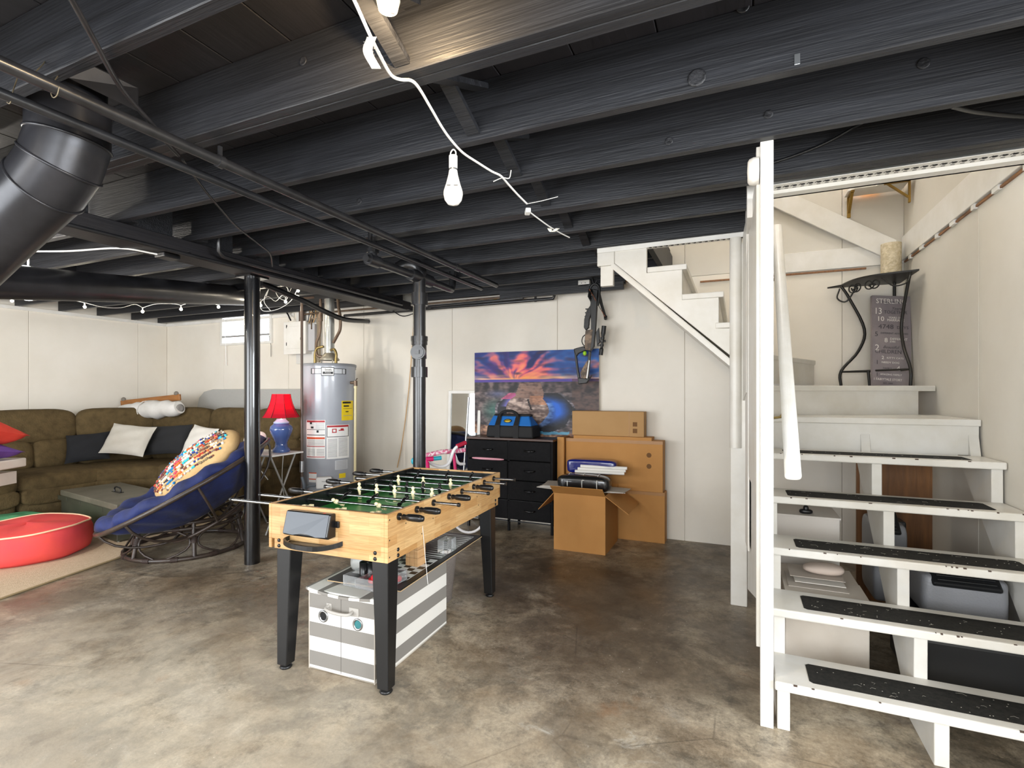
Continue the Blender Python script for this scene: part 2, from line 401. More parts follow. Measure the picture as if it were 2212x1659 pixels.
obj('girder_strip', MB().box(-3.355, -3.33, YF, YB-.02, 2.27, 2.30), M_black2, ce)
for i, y in enumerate(joist_y[:-1]):
    if .4 < y < 4.3:
        g = joist_y[i+1]-y; y += JTH if y in (1.347, 2.683) else 0; g -= JTH if joist_y[i] in (1.347, 2.683) else 0
        obj('bridging', MB().beam((-.97, y+JTH, JT-.03), (-.97, y+g, JZ+.03), .02, .055, (1, 0, 0)), M_black, ce)
        obj('bridging', MB().beam((-.93, y+g, JT-.03), (-.93, y+JTH, JZ+.03), .02, .055, (1, 0, 0)), M_black, ce)
obj('header', MB().box(OPX0-.02, OPX0+.02, 3.565, YB, JZ, JT), M_black, ce)
obj('rim_board', MB().box(-2.2, -.95, 4.70, 4.74, 2.30, 2.372), M_black, ce)
# knots, and patches of bare tin left on the near joists
kn = mat('timber_knot', '2e2e31', .5, col2='0e0e10', scale=30, bump=.3)
for px, py, r, yy in ((1505, 168, .030, 1.825), (1605, 15, .02, 1.825), (1995, 137, .02, 2.263), (1660, 247, .017, 2.263), (1445, 305, .017, 2.263), (655, 132, .016, 1.347), (776, 435, .018, 2.263)):
    p = at(px, py, y=yy-.001); obj('knot', MB().lathe([(r, 0), (r*1.02, .002), (r*.8, .003), (r*.3, .0015), (.0001, .001)], n=14, M=euler(PI/2, 0, 0, p)), kn, ce)
p = at(1722, 128, y=1.824); obj('stamp_tin', MB().box(p.x-.008, p.x+.008, p.y-.002, p.y, p.z-.017, p.z+.017), M_steel, ce, bevel=.003)
# white edge round the stair opening: boards and perforated corner bead
tr = struct('trim_4', MB().box(.14, XR, 2.872, 2.94, 2.343, JZ).box(.14, XR, 2.925, 2.94, 2.343, 2.66), M_white)
def bead(parent, p0, p1, w, name='corner_bead'):
    """perforated metal strip lying under the joists from p0 to p1, with its rows of holes"""
    p0, p1 = Vector(p0), Vector(p1); d = (p1-p0); l = d.length; d.normalize(); a = d.cross(Vector((0, 0, 1))).normalized()
    b = obj(name, MB().beam(p0, p1, w, .003), M_white, parent)
    h = MB(); n = int(l/.034)
    for i in range(n):
        q = p0+d*(i+.5)*l/n-Vector((0, 0, .0022))
        h.lathe([(.0105, 0), (.0001, -.0001)], q, 8, cap=False)
        h.box(q.x-.008, q.x+.008, q.y+w*.32-.003, q.y+w*.32+.003, q.z-.0001, q.z+.0001)
        h.beam(q+d*l/n*.5-a*.006, q+d*l/n*.5+a*.012+d*.008, .004, .0003)
    obj('perforation', h, M_dark, b, kind='stuff')
bead(tr, (.14, 2.832, JZ-.004), (XR, 2.832, JZ-.004), .078)
tr5 = struct('trim_5', MB().box(.118, .158, 2.94, 3.54, 2.343, JZ).box(.05, .118, 2.90, 3.56, 2.25, JZ+.2).box(.1, .125, 2.94, 3.56, 2.343, 2.66), M_white)
bead(tr5, (.14, 2.95, 2.338), (.14, 3.5, 2.338), .03)
tr6 = struct('trim_6', MB().box(-.9, .06, 3.545, 3.585, 2.333, JZ).box(OPX0, .06, 3.57, 3.585, 2.343, 2.66), M_white)
bead(tr6, (-.55, 3.535, 2.33), (.05, 3.535, 2.33), .03)
# boards on the hall walls: horizontal bands at floor level and the sloping skirting of the upper flight
struct('trim_7', MB().box(.0, XR, YB-.022, YB, 2.36, 2.52), M_white, bevel=.003)
struct('trim_8', MB().box(XR-.022, XR, 2.95, YB-.022, 2.378, 2.56), M_white, bevel=.003)
struct('trim_9', MB().prism([(1.14, 2.36), (1.14, 2.54), (-.5, 3.62), (-.5, 3.44)], 'y', YB-.05, YB-.022), M_white, bevel=.003)
o = struct('trim_10', MB().box(XR-.010, XR, 2.95, 4.86, 2.358, 2.371), mat('bare_lath', '9a6a42', .6, col2='6d4a30', scale=8, stretch=(8, 1, 8)))
for i in range(7): obj('paper_scrap', MB().box(XR-.018, XR-.001, 3.0+i*.28, 3.04+i*.28+.03*(i % 2), 2.35+.004*(i % 2), 2.378), M_white, o)
obj('lath_strip', MB().box(-.3, .95, YB-.016, YB, 2.338, 2.352), mat('bare_lath', 'a86a38'), o)
# ================================================================== staircase
st = thing('staircase', 'white painted open-riser winder staircase with black anti-slip strips on its treads', 'stairs', (.66, 2.3, 0))
TY = [2.28, 2.51, 2.745, 2.98, 3.215]; TZ = [.203, .406, .609, .812, 1.012]
M_grip = mat('anti_slip_grit', '1b1b1a', .85, spec=.2, col2='2a2926', scale=60, bump=.3, bscale=220)
M_lint = mat('lint', 'b9b4a8', .9)
chipm = mat('bare_wood_chip', '4a3a30', .8)
for i, (y, z) in enumerate(zip(TY, TZ)):
    t = obj('tread', MB().box(.14, 1.195, y, y+.265, z-.036, z), M_stair, st, bevel=.006)
    xa = (.265, .27, .262, .245, .245)[i]; xb = (1.2, 1.19, 1.15, 1.11, 1.10)[i]-.02; ya, yb = y+.045, y+.20+.01*(i % 2)
    k = .012
    obj('grip_strip', MB().prism([(xa+k, ya), (xb-k, ya), (xb, ya+k), (xb-.0, yb-k), (xb-k, yb), (xa+k, yb), (xa, yb-k), (xa, ya+k)], 'z', z, z+.0015), M_grip, t)
    l = MB(); rr = random.Random(i+3)
    for q in range(46 if i < 3 else 18):
        px, py = rr.uniform(xa+.02, xb-.02), rr.uniform(ya+.01, yb-.01); a = rr.uniform(0, PI); s_ = rr.uniform(.004, .022)
        if q % 3: l.box(px-.0016, px+.0016, py-.0012, py+.0012, z+.0015, z+.0022)
        else: l.tube([(px, py, z+.002), (px+s_*math.cos(a), py+s_*math.sin(a)*.6, z+.003), (px+1.7*s_*math.cos(a+.6), py+s_*math.sin(a+.6), z+.002)], .0004, 3)
    obj('lint', l, M_lint, t, kind='stuff')
    ch = MB()
    for q in range(9):
        px = rr.uniform(.2, 1.18); w = rr.uniform(.003, .014); ch.box(px, px+w, y-.0006, y+.004, z-rr.uniform(.002, .006), z+.0006)
    obj('chipped_edge', ch, chipm, t, kind='stuff')
def saw(x0, x1, nm='stringer'):
    P = [(TY[0]+.03, 0)]
    for y, z in zip(TY, TZ): P += [(y+.03, z-.036), (y+.262, z-.036)]
    P += [(3.53, 1.165), (3.60, 1.165), (3.60, .93), (2.60, 0)]
    return obj(nm, MB().prism(P, 'x', x0, x1), M_stair, st, bevel=.002, seg=1)
saw(.15, .195); saw(.655, .70); saw(1.145, 1.19)
# winder steps round the newel
NX, NY = .06, 3.60
def wind(z, pts, front):
    t = obj('tread', MB().prism(pts, 'z', z-.036, z), M_stair, st, bevel=.005)
    a, b = Vector((*front[0], 0)), Vector((*front[1], 0)); d = (b-a).normalized(); n = Vector((-d.y, d.x, 0))*.024
    obj('riser', MB().beam(a+n+Vector((0, 0, z-.036-.083)), b+n+Vector((0, 0, z-.036-.083)), .018, .166), M_stair, st)
wind(1.205, [(.05, 3.50), (1.195, 3.50), (1.195, 4.2), (1.1, 4.2), (.05, 3.75)], [(.10, 3.50), (1.1, 3.50)])
wind(1.395, [(NX, NY), (1.09, 4.13), (1.195, 4.185), (1.195, 4.885), (.5, 4.885)], [(NX, NY), (1.10, 4.135)])
wind(1.615, [(NX, NY), (.60, 4.885), (.02, 4.885), (-.02, 3.6)], [(NX, NY), (.60, 4.86)])
obj('riser_end', MB().box(1.10, 1.19, 3.518, 3.536, 1.012, 1.169), M_stair, st)
# upper flight along the back wall
UX = [.13, -.075, -.30]; UZ = [1.80, 2.0, 2.2]
for x, z in zip(UX, UZ):
    obj('tread', MB().box(x-.255, x, 3.545, 4.885, z-.036, z), M_stair, st, bevel=.005)
    obj('riser', MB().box(x-.045, x-.03, 3.60, 4.88, z-.2, z-.036), M_stair, st)
P = [(.06, 1.50), (.06, 1.76), (-.105, 1.764), (-.105, 1.964), (-.33, 1.964), (-.33, 2.164), (-.56, 2.164), (-.56, 2.335), (-.80, 2.335), (-.80, 2.27)]
obj('stringer', MB().prism(P, 'y', 3.555, 3.59), M_stair, st, bevel=.002, seg=1)
a, b = Vector((.03, 4.2, 1.49)), Vector((-.80, 4.2, 2.255))
obj('soffit', MB().beam(a, b, 1.3, .02, (.68, 0, .74)), M_stair, st)
obj('soffit_trim', MB().beam((.03, 3.56, 1.475), (-.80, 3.56, 2.24), .03, .03, (.68, 0, .74)), M_stair, st)
obj('header_block', MB().box(-.90, -.78, 3.545, 3.60, 2.24, 2.333).box(-.88, -.79, 3.56, 3.6, 2.1, 2.24), M_stair, st, bevel=.003)
# newel, front post, outer side panel, handrail
obj('newel_post', MB().box(-.035, .062, 3.535, 3.60, 0, 2.30), M_stair, st, bevel=.006)
obj('post_cover', MB().cyl((-.005, 3.545, 1.0), (-.005, 3.545, 2.33), .036, n=20), M_stair, st)
obj('front_post', MB().box(.088, .136, 2.30, 2.345, 0, JZ), M_stair, st, bevel=.002)
obj('post_back', MB().box(.075, .092, 2.345, 2.40, 0.3, JZ), M_stair, st)
sp = MB().prism([(.0, 0), (1.1, 0), (1.1, 1), (0, 1)], 'x', 0, .001)
def slant(x0, x1, y0, y1, z00, z01, z10, z11, th):
    """upright board from (x0,y0) to (x1,y1); bottom z00..z10, top z01..z11"""
    return MB().add([(x0, y0, z00), (x1, y1, z10), (x1, y1, z11), (x0, y0, z01), (x0+th, y0, z00), (x1+th, y1, z10), (x1+th, y1, z11), (x0+th, y0, z01)],
                    [(0, 1, 2, 3), (4, 7, 6, 5), (0, 3, 7, 4), (1, 5, 6, 2), (0, 4, 5, 1), (3, 2, 6, 7)])
obj('side_panel', slant(.086, .062, 2.42, 3.44, .46, 2.34, .15, 2.34, .012), M_stair, st)
obj('side_panel', slant(.05, .036, 3.2, 3.53, 1.35, 2.34, 1.3, 2.34, .010), M_stair, st)
obj('panel_batten', slant(.078, .06, 2.5, 3.0, .9, 2.2, .9, 2.2, .008), M_stair, st)
obj('panel_batten', slant(.055, .048, 3.02, 3.4, .5, 2.2, .45, 1.9, .008), M_stair, st)
hp = [Vector((.205, 2.30, 1.016)), Vector((.24, 3.75, 2.43))]
d = (hp[1]-hp[0]).normalized(); side = Vector((1, 0, 0)); up = side.cross(d).normalized()
Mh = Matrix((side, up, d)).transposed().to_4x4(); Mh.translation = hp[0]
prof = [(.03*math.copysign(abs(math.cos(t))**.75, math.cos(t)), .022*math.copysign(abs(math.sin(t))**.75, math.sin(t))) for t in [i*2*PI/28 for i in range(28)]]
obj('handrail', MB().prism(prof, 'z', 0, (hp[1]-hp[0]).length, Mh), M_white, st, bevel=.004)
for q in (.2, .75):
    c = hp[0].lerp(hp[1], q); obj('rail_bracket', MB().tube([c, c+Vector((-.03, .02, -.06)), c+Vector((-.09, .04, -.07))], .006, 8), M_brass, st)

# smoke alarm on the post
al = thing('smoke_alarm', 'white round smoke alarm fixed high on the stair post', 'smoke alarm', (.06, 2.345, 2.2))
c = at(1622, 372, y=2.34)
Ma = euler(0, -PI/2, 0, (.084, c.y, c.z))
obj('mount_plate', MB().lathe([(.055, 0), (.055, .01)], n=28, M=Ma), M_white, al)
obj('cover', MB().lathe([(.055, .01), (.056, .02), (.05, .036), (.04, .042), (.0001, .044)], n=28, M=Ma), M_white, al)
obj('sounder_slot', MB().box(-.025, -.008, -.003, .003, .0425, .0445, Ma).box(.02, .034, -.004, .004, .0415, .044, Ma), M_dark, al)

# hall: shelf with brackets, picture, tall candle/scratch post later
sh = thing('wall_shelf', 'white corner shelf on dark yellow brackets high in the stair hall', 'shelf', (.75, 4.7, 2.93))
s0 = at(1835, 425, y=4.6); zS = 2.93
obj('board', MB().prism([(.80, 4.88), (.80, 4.74), (.84, 4.70), (.98, 4.70), (1.04, 4.60), (1.18, 4.60), (1.18, 4.88)], 'z', zS, zS+.016), M_white, sh)
for bx, by, ax in ((.83, 4.88, 0), (1.18, 4.66, 1)):
    m_ = MB()
    if ax == 0: m_.box(bx-.012, bx+.012, 4.72, 4.88, zS-.012, zS).box(bx-.012, bx+.012, 4.868, 4.88, zS-.17, zS).beam((bx, 4.74, zS-.01), (bx, 4.87, zS-.13), .012, .02, (1, 0, 0))
    else: m_.box(1.02, 1.18, by-.012, by+.012, zS-.012, zS).box(1.168, 1.18, by-.012, by+.012, zS-.17, zS).beam((1.04, by, zS-.01), (1.17, by, zS-.13), .012, .02, (0, 1, 0))
    obj('bracket', m_, mat('mustard_metal', '8a6a1e', .5), sh)
nl = tag(obj('amber_light_patch', MB().box(.90, 1.02, 4.86, 4.895, 2.965, 3.04), mat('amber_glow', 'ffa21c', .4, emit=3), bevel=.01), 'glowing amber block standing in for light reflected above the hall shelf', 'light patch')  # emissive block added for the amber light reflected by the shelf
pf = thing('framed_picture', 'small black-framed picture on the right wall of the stair hall', 'picture', (1.17, 3.7, 2.9))
c = at(2100, 372, x=1.18)
obj('frame', MB().box(1.18, 1.198, c.y-.18, c.y+.02, c.z, c.z+.015).box(1.18, 1.198, c.y-.18, c.y+.02, c.z+.26, c.z+.275).box(1.18, 1.198, c.y+.005, c.y+.02, c.z, c.z+.275).box(1.18, 1.198, c.y-.18, c.y-.165, c.z, c.z+.275), M_wire, pf)
obj('print', MB().box(1.19, 1.198, c.y-.17, c.y+.01, c.z+.01, c.z+.265), M_white, pf)
# lamp upstairs (amber ceiling light of the hall)
ul = thing('hall_lamp', 'amber glass ceiling lamp up in the stair hall', 'lamp', (.25, 3.9, 4.9))
obj('base', MB().cyl((.25, 3.9, 4.86), (.25, 3.9, 4.9), .06, n=20), M_brass, ul)
obj('glass', MB().lathe([(.0001, -.1), (.09, -.08), (.13, -.02), (.12, 0)], (.25, 3.9, 4.86), 24), mat('amber_glass_glow', 'ffc878', .3, emit=1), ul)
light('hall_lamp_light', 'POINT', (.25, 3.9, 4.65), 42, (1, .985, .965), .1)
light('hall_lamp_light', 'POINT', (-1.4, 4.2, 4.5), 30, (1, .985, .965), .1)

# wrought iron corner stand on the third winder, with the sign and the jute pillar
M_iron = mat('wrought_iron', '16130f', .45, bump=.1, bscale=40)
zt = 1.395
cs = thing('corner_stand', 'black wrought-iron corner stand with scrollwork on the stair landing', 'plant stand', (.95, 4.65, zt))
fl, fr, bk = Vector((.765, 4.80, 0)), Vector((1.12, 4.42, 0)), Vector((1.12, 4.82, 0))
ztp = 2.20
arc = [fl.lerp(fr, q/10)+Vector((-.5, -.55, 0))*.16*math.sin(PI*q/10) for q in range(11)]
top = [(p.x, p.y) for p in arc]+[(1.165, 4.40), (1.165, 4.87), (.68, 4.87)]
obj('top_shelf', MB().prism(top, 'z', ztp, ztp+.012), M_iron, cs)
for p, bow in ((fl, Vector((.16, .02, 0))), (fr, Vector((-.02, .13, 0)))):
    obj('leg', MB().tube([p+Vector((0, 0, ztp)), p+bow*.35+Vector((0, 0, 2.10)), p+bow+Vector((0, 0, 1.85)), p+bow*.75+Vector((0, 0, 1.68)), p+Vector((0, 0, 1.52)), p+Vector((0, 0, zt))], .011, 8, sub=5), M_iron, cs)
obj('leg', MB().tube([bk+Vector((0, 0, ztp)), bk+Vector((0, 0, zt))], .011, 8), M_iron, cs)
zr = 1.515
obj('lower_rail', MB().tube([fl+Vector((0, 0, zr)), fr+Vector((0, 0, zr))], .008, 6), M_iron, cs)
obj('lower_rail', MB().tube([fl+Vector((0, 0, zr)), bk+Vector((0, 0, zr)), fr+Vector((0, 0, zr))], .008, 6), M_iron, cs)
obj('rail_foot', MB().tube([fl.lerp(fr, .42)+Vector((0, 0, zr)), fl.lerp(fr, .42)+Vector((.01, 0, zt))], .01, 6), M_iron, cs)
def scroll(c, r, turns=1.4, sg=1, n=22):
    out = []
    for i in range(n):
        a = i/(n-1)*turns*2*PI; q = r*(1-.75*i/(n-1)); out.append((c[0]+sg*q*math.cos(a), c[1]-q*math.sin(a)))
    return out
sd = (fr-fl).normalized()
for k, sg in ((.28, 1), (.36, -1), (.55, 1), (.63, -1)):
    o2 = fl.lerp(fr, k)+Vector((-.5, -.55, 0))*.13*math.sin(PI*k)
    obj('scroll', MB().tube([o2+sd*u+Vector((0, 0, ztp-.05+v)) for u, v in scroll((0, 0), .042, 1.3, sg)], .005, 6), M_iron, cs)
obj('scroll', MB().tube([fl+Vector((-.01, 0, ztp-.02)), fl+Vector((-.03, -.03, ztp-.1)), fl+Vector((.03, -.05, ztp-.13)), fl+Vector((.1, -.07, ztp-.01))], .006, 6, sub=5), M_iron, cs)
obj('scroll', MB().tube([fr+Vector((0, .0, ztp-.02)), fr+Vector((-.03, -.03, ztp-.08)), fr+Vector((-.1, 0, ztp-.09)), fr+Vector((-.16, .03, ztp-.02))], .005, 6, sub=5), M_iron, cs)
pi_ = tag(obj('jute_pillar', MB().cyl((1.085, 4.76, ztp+.012), (1.085, 4.76, ztp+.29), .066, n=24), mat('cream_wound_jute', 'd8ccb2', .8, col2='b5a583', scale=40, bump=.8, bscale=60, stretch=(1, 1, 1))),
          'cream pillar wound with textured jute standing on the iron corner stand', 'pillar')
# the family sign
sg_ = thing('word_sign', 'grey canvas sign with white and dark lettering leaning inside the iron stand', 'sign', (.97, 4.6, zt))
bl, br = at(1879, 829, z=zt+.0), at(1951, 829, z=zt)
wS = .26; hS = .70
cen = Vector((1.055, 4.60, zt))
rz = math.radians(14); Ms = Matrix.Translation(cen) @ Matrix.Rotation(rz, 4, 'Z') @ Matrix.Rotation(math.radians(-9), 4, 'X') @ Matrix.Rotation(math.radians(4), 4, 'Y')
obj('canvas', MB().box(-wS/2, wS/2, 0, .03, 0, hS, Ms), mat('sign_grey', '7b7378', .7, col2='8b8385', scale=6), sg_)
def sline(t, x, z, s, colr, al='LEFT', sx=1, shear=0):
    m_ = mat('sign_white', 'ded9d4', .7) if colr == 'w' else mat('sign_dark', '433f44', .7)
    text('lettering', t, s, Ms @ Matrix.Translation((x, -.001, z)) @ Matrix.Rotation(PI/2, 4, 'X'), m_, sg_, .0004, al, shear, sx)
sline('STERLING', 0, .655, .054, 'w', 'CENTER', .88)
sline('wall and hall', .01, .652, .03, 'd', 'CENTER', 1, .3); sline('13', -.118, .575, .07, 'w', sx=.8); sline('Years', .0, .60, .03, 'd', shear=.4); sline('TOGETHER', -.05, .57, .036, 'd', sx=.85)
sline('10', -.10, .515, .052, 'w'); sline('YEARS OF', -.02, .528, .02, 'w'); sline('MARRIAGE', -.03, .508, .027, 'w', sx=.9)
sline('4748', -.09, .455, .05, 'd', sx=1.05); sline('DAYS', .035, .452, .032, 'd'); sline('5', -.115, .395, .05, 'd'); sline('DIFFERENT ADDRESSES', -.075, .405, .018, 'd')
sline('8', -.05, .35, .048, 'w'); sline('DIFFERENT', -.012, .362, .024, 'w'); sline('JOBS', -.012, .342, .018, 'w')
sline('2', -.115, .29, .065, 'w'); sline('Beautiful', -.06, .297, .03, 'd', shear=.4); sline('CHILDREN', -.115, .262, .041, 'd', sx=.92)
sline('2', -.07, .215, .036, 'w'); sline('KITTY CATS', -.035, .215, .019, 'w', sx=1.1); sline('1', -.11, .178, .045, 'd'); sline('NEEDY DOG', -.07, .18, .019, 'w', sx=1.1)
sline('FAMILY', -.06, .135, .018, 'd'); sline('4', .03, .137, .05, 'w'); sline('1', -.11, .085, .04, 'd'); sline('AMAZING FAMILY', -.08, .088, .018, 'w')
sline('1 FAIRYTALE STORY', -.125, .05, .025, 'w', sx=.85); sline('EST. 2003', -.06, .022, .016, 'd')

# ------------------------------------------------------------------ things kept under the stairs
M_card = mat('cardboard', 'b98548', .75, col2='b07c40', scale=3, bump=.05)
M_cardw = mat('pale_carton', 'd9d0c4', .6, col2='cfc4b6', scale=4)
b1 = thing('storage_carton', 'pale carton lying under the lowest open treads', 'box', (.48, 3.0, 0))
obj('carton_body', MB().box(.22, .57, 2.86, 3.32, .0, .37), M_cardw, b1, bevel=.004)
obj('lid_flap', MB().box(.22, .57, 2.86, 3.08, .37, .374), M_cardw, b1)
b2 = thing('white_carton', 'tall white carton standing behind the stair stringer', 'box', (.45, 3.5, 0))
obj('carton_body', MB().box(.2, .53, 3.36, 3.85, 0, .635), mat('white_carton_board', 'e2dbd3', .5), b2, bevel=.004)
obj('lid', MB().box(.195, .535, 3.355, 3.855, .635, .645), mat('white_carton_board', 'e2dbd3'), b2)
tag(obj('handle_knob', MB().cushion((.37, 3.42, .658), (.07, .04, .028), None, .7, .8).cushion((.37, 3.42, .668), (.03, .03, .05), None, .7, .8), M_wire), 'small black gadget lying on the tall white carton', 'gadget')
for i, (dx, w, cl) in enumerate(((0, .26, 'cfc6bb'), (.03, .22, 'e4dfd6'), (.01, .24, 'b9afa4'))):
    tag(obj('paper_sheet', MB().box(.24+dx, .24+dx+w, 2.92+.02*i, 3.16, .376+.02*i, .379+.02*i, None), mat('paper_%d' % i, cl, .7)), ('grey folder at the bottom of the paper pile under the stairs', 'cream folder in the middle of the paper pile under the stairs', 'creased grey sheet on top of the paper pile under the stairs')[i], 'paper')
tag(obj('crumpled_paper', MB().cushion((.40, 3.05, .445), (.2, .12, .05), None, .8, .8, wob=.12, seed=5), mat('paper_pink', 'cdbcb0', .8)), 'crumpled pinkish paper on the pile under the stairs', 'paper')
def carrier(name, label, x0, x1, y0, y1, z0, z1, rot=0):
    c_ = thing(name, label, 'litter box', ((x0+x1)/2, (y0+y1)/2, 0))
    M_p = mat('grey_carrier_plastic', '85868a', .4, bump=.15, bscale=120)
    obj('tub', MB().cushion(((x0+x1)/2, (y0+y1)/2, (z0+z1)/2), (x1-x0, y1-y0, z1-z0), None, .22, .2), M_p, c_)
    Mg_ = Matrix.Translation(((x0+x1)/2, y0+.05, z1+.008)) @ Matrix.Rotation(math.radians(38), 4, 'X'); hx = (x1-x0)/2-.035
    obj('grate_frame', MB().box(-hx, hx, -.085, .085, -.012, .012, Mg_), mat('black_plastic', '17181a', .4), c_, bevel=.01)
    for i in range(6): obj('grate_bar', MB().cyl(Mg_ @ Vector((-hx+.02, -.06+i*.024, .014)), Mg_ @ Vector((hx-.02, -.06+i*.024, .014)), .005, n=6), mat('black_plastic', '17181a'), c_)
    obj('latch', MB().box(x1-.03, x1+.015, (y0+y1)/2-.06, (y0+y1)/2+.06, z1-.08, z1-.0), mat('black_plastic', '17181a'), c_, bevel=.008)
    return c_
carrier('litter_box', 'grey covered litter box with black top grate under the right half of the stairs', .80, 1.125, 2.98, 3.35, .30, .50)
carrier('pet_carrier', 'grey rounded pet carrier half hidden behind the middle stringer', .70, .86, 3.42, 3.75, .18, .62)
tag(obj('black_tote', MB().box(.74, 1.12, 2.72, 3.28, 0, .295), mat('black_plastic', '17181a'), bevel=.015), 'black plastic tote on the floor under the right half of the stairs', 'tote')
tag(obj('plywood_sheet', MB().box(.72, 1.12, 3.98, 4.0, 0, .92), mat('knotty_plywood', '8f5f30', .5, col2='65401f', scale=3, stretch=(7, 7, .7), bump=.1)), 'knotty brown plywood sheet standing upright beneath the stair landing', 'plywood')
tag(obj('drywall_offcut', MB().prism([(.735, .62), (.80, .60), (.80, 1.1), (.735, 1.1)], 'y', 3.95, 3.965), M_cardw), 'torn pale drywall strip leaning on the brown plywood sheet', 'offcut')
sl = thing('slipper', 'dark slipper with light blue trim lying under the lowest stair tread', 'slipper', (.62, 2.78, 0))
obj('sole', MB().cushion((.63, 2.77, .014), (.09, .22, .028), None, .5, .8), mat('slipper_navy', '1d2b40', .7), sl)
obj('upper', MB().cushion((.63, 2.70, .04), (.09, .11, .05), None, .8, .8), mat('slipper_blue', '3d74a6', .7), sl)
# ================================================================== posts, pipes, ducts and wires
col = thing('support_column', 'glossy black round steel column under the ceiling girder', 'column', (-3.515, 2.885, 0))
obj('shaft', MB().cyl((-3.515, 2.885, 0), (-3.515, 2.885, 2.262), .0575, n=32), M_col, col)
obj('head_plate', MB().box(-3.6, -3.43, 2.80, 2.97, 2.255, 2.268), M_col, col)
# two straight gas pipes hung under the joists
p1 = thing('gas_pipe', 'longer black steel pipe hung under the joists by wire hooks', 'pipe', (-1.95, 2.4, 2.30), group=None)
obj('pipe', MB().cyl((-1.95, -.6, 2.305), (-1.95, 4.10, 2.30), .021, n=14), M_pipe, p1)
obj('coupling', MB().cyl((-1.95, 3.36, 2.302), (-1.95, 3.43, 2.302), .028, n=14), M_pipe, p1)
obj('clamp', MB().cyl((-1.95, 1.435, 2.302), (-1.95, 1.46, 2.302), .026, n=14).box(-1.955, -1.945, 1.44, 1.455, 2.3, 2.365), M_pipe, p1)
M_hk = mat('rusty_wire', '6f6450', .45, metal=.5)
obj('wire_hook', MB().tube([at(147, 93, z=2.54), at(144, 104, z=2.52), at(132, 150, z=2.40), (-1.972, .89, 2.31), (-1.965, .89, 2.277), (-1.94, .89, 2.276), (-1.928, .89, 2.30)], .0018, 5, sub=3), M_hk, p1)
obj('wire_hook', MB().tube([at(100, 100, z=2.55), at(99, 130, z=2.42), (-1.96, .84, 2.32)], .0018, 5, sub=3), M_hk, p1)
p2 = thing('gas_pipe', 'thinner black pipe running lower beside the longer hung pipe', 'pipe', (-2.12, 2.4, 2.29))
obj('pipe', MB().cyl((-2.12, -.6, 2.292), (-2.12, 4.14, 2.292), .0175, n=14), M_pipe, p2)
obj('tee', MB().cyl((-2.12, 2.55, 2.292), (-2.12, 2.66, 2.292), .017, n=12).cyl((-2.12, 2.6, 2.292), (-2.12, 2.6, 2.36), .014, n=12), M_pipe, p2)
obj('wire_hook', MB().tube([at(52, 112, z=2.52), at(50, 124, z=2.50), at(40, 160, z=2.38), (-2.108, .85, 2.30), (-2.12, .85, 2.272), (-2.14, .85, 2.28)], .0018, 5, sub=3), M_hk, p2)
# conduits fixed along the girder
p3 = thing('conduit', 'black conduit fixed along the lower edge of the ceiling girder', 'conduit', (-3.27, 2.4, 2.25))
obj('pipe', MB().cyl((-3.28, -.5, 2.25), (-3.28, 4.62, 2.25), .013, n=12), M_pipe, p3)
for y in (1.2, 2.2, 3.2, 4.2): obj('strap', MB().box(-3.335, -3.26, y, y+.02, 2.262, 2.268), M_pipe, p3)
p4 = thing('conduit', 'second black pipe with elbow beside the girder near the column', 'conduit', (-3.25, 3.2, 2.28))
obj('pipe', MB().tube([(-3.22, 2.38, 2.40), (-3.22, 2.38, 2.31), (-3.23, 2.42, 2.285), (-3.235, 2.5, 2.282), (-3.24, 3.5, 2.282), (-3.25, 4.5, 2.282)], .014, 12), M_pipe, p4)
jb = thing('junction_box', 'small black junction box under the ceiling girder', 'junction box', (-3.42, 2.25, 2.24))
obj('box', MB().box(-3.50, -3.40, 2.13, 2.24, 2.235, 2.266), M_pipe, jb, bevel=.006)
tag(obj('branch_cable', MB().tube([(-3.45, 2.12, 2.25), (-3.6, 1.98, 2.27), (-4.1, 1.95, 2.30), (-4.6, 1.9, 2.34)], .006, 6, sub=5), M_cordw), 'grey cable running from the girder junction box to the left', 'cable')
# round ducts
def ring(m_, p, d, r, w=.012):
    d = Vector(d).normalized(); p = Vector(p); m_.cyl(p-d*w/2, p+d*w/2, r, n=32, cap=True); return m_
def gored(pts, r, n=36):
    # sheet-metal elbow: straight gores meeting in mitred, creased joints
    P = [Vector(p) for p in pts]; m_ = MB(); rings = []
    d0 = (P[1]-P[0]).normalized(); a, b = m_.frame_dir(d0)
    base = [a*math.cos(i*2*PI/n)*r+b*math.sin(i*2*PI/n)*r for i in range(n)]
    rings.append([P[0]+v for v in base]); d = d0
    for k in range(1, len(P)):
        e = (P[k]-P[k-1]).normalized(); nx = (P[k+1]-P[k]).normalized() if k < len(P)-1 else e; nb = (e+nx).normalized()
        rings.append([q+e*((P[k]-q).dot(nb)/e.dot(nb)) for q in rings[-1]])
    for k in range(len(rings)-1): m_.add(rings[k]+rings[k+1], [(i, (i+1) % n, n+(i+1) % n, n+i) for i in range(n)], True)
    return m_, rings
du = thing('duct_elbow', 'large black sheet-metal duct elbow dropping from the floor above', 'duct', (-2.36, 1.10, 2.5))
E_ = [at(x, y, d=d_) for x, y, d_ in ((150, 225, 1.97), (150, 262, 1.97), (149, 305, 1.97), (138, 345, 1.97), (112, 389, 1.98), (4, 490, 2.06), (-190, 680, 2.22))]
e0 = Vector((E_[0].x, E_[0].y, 2.575)); e1 = E_[0]
obj('collar', MB().cyl(e0, e1, .117, n=36), M_duct, du)
em, er = gored([E_[0], E_[2], E_[3].lerp(E_[4], .25), E_[4].lerp(E_[5], .12), E_[5], E_[6]], .130)
obj('elbow', em, M_duct, du)
for k in (1, 2, 3): obj('seam', MB().tube(er[k], .006, 6, closed=True), M_duct, du)
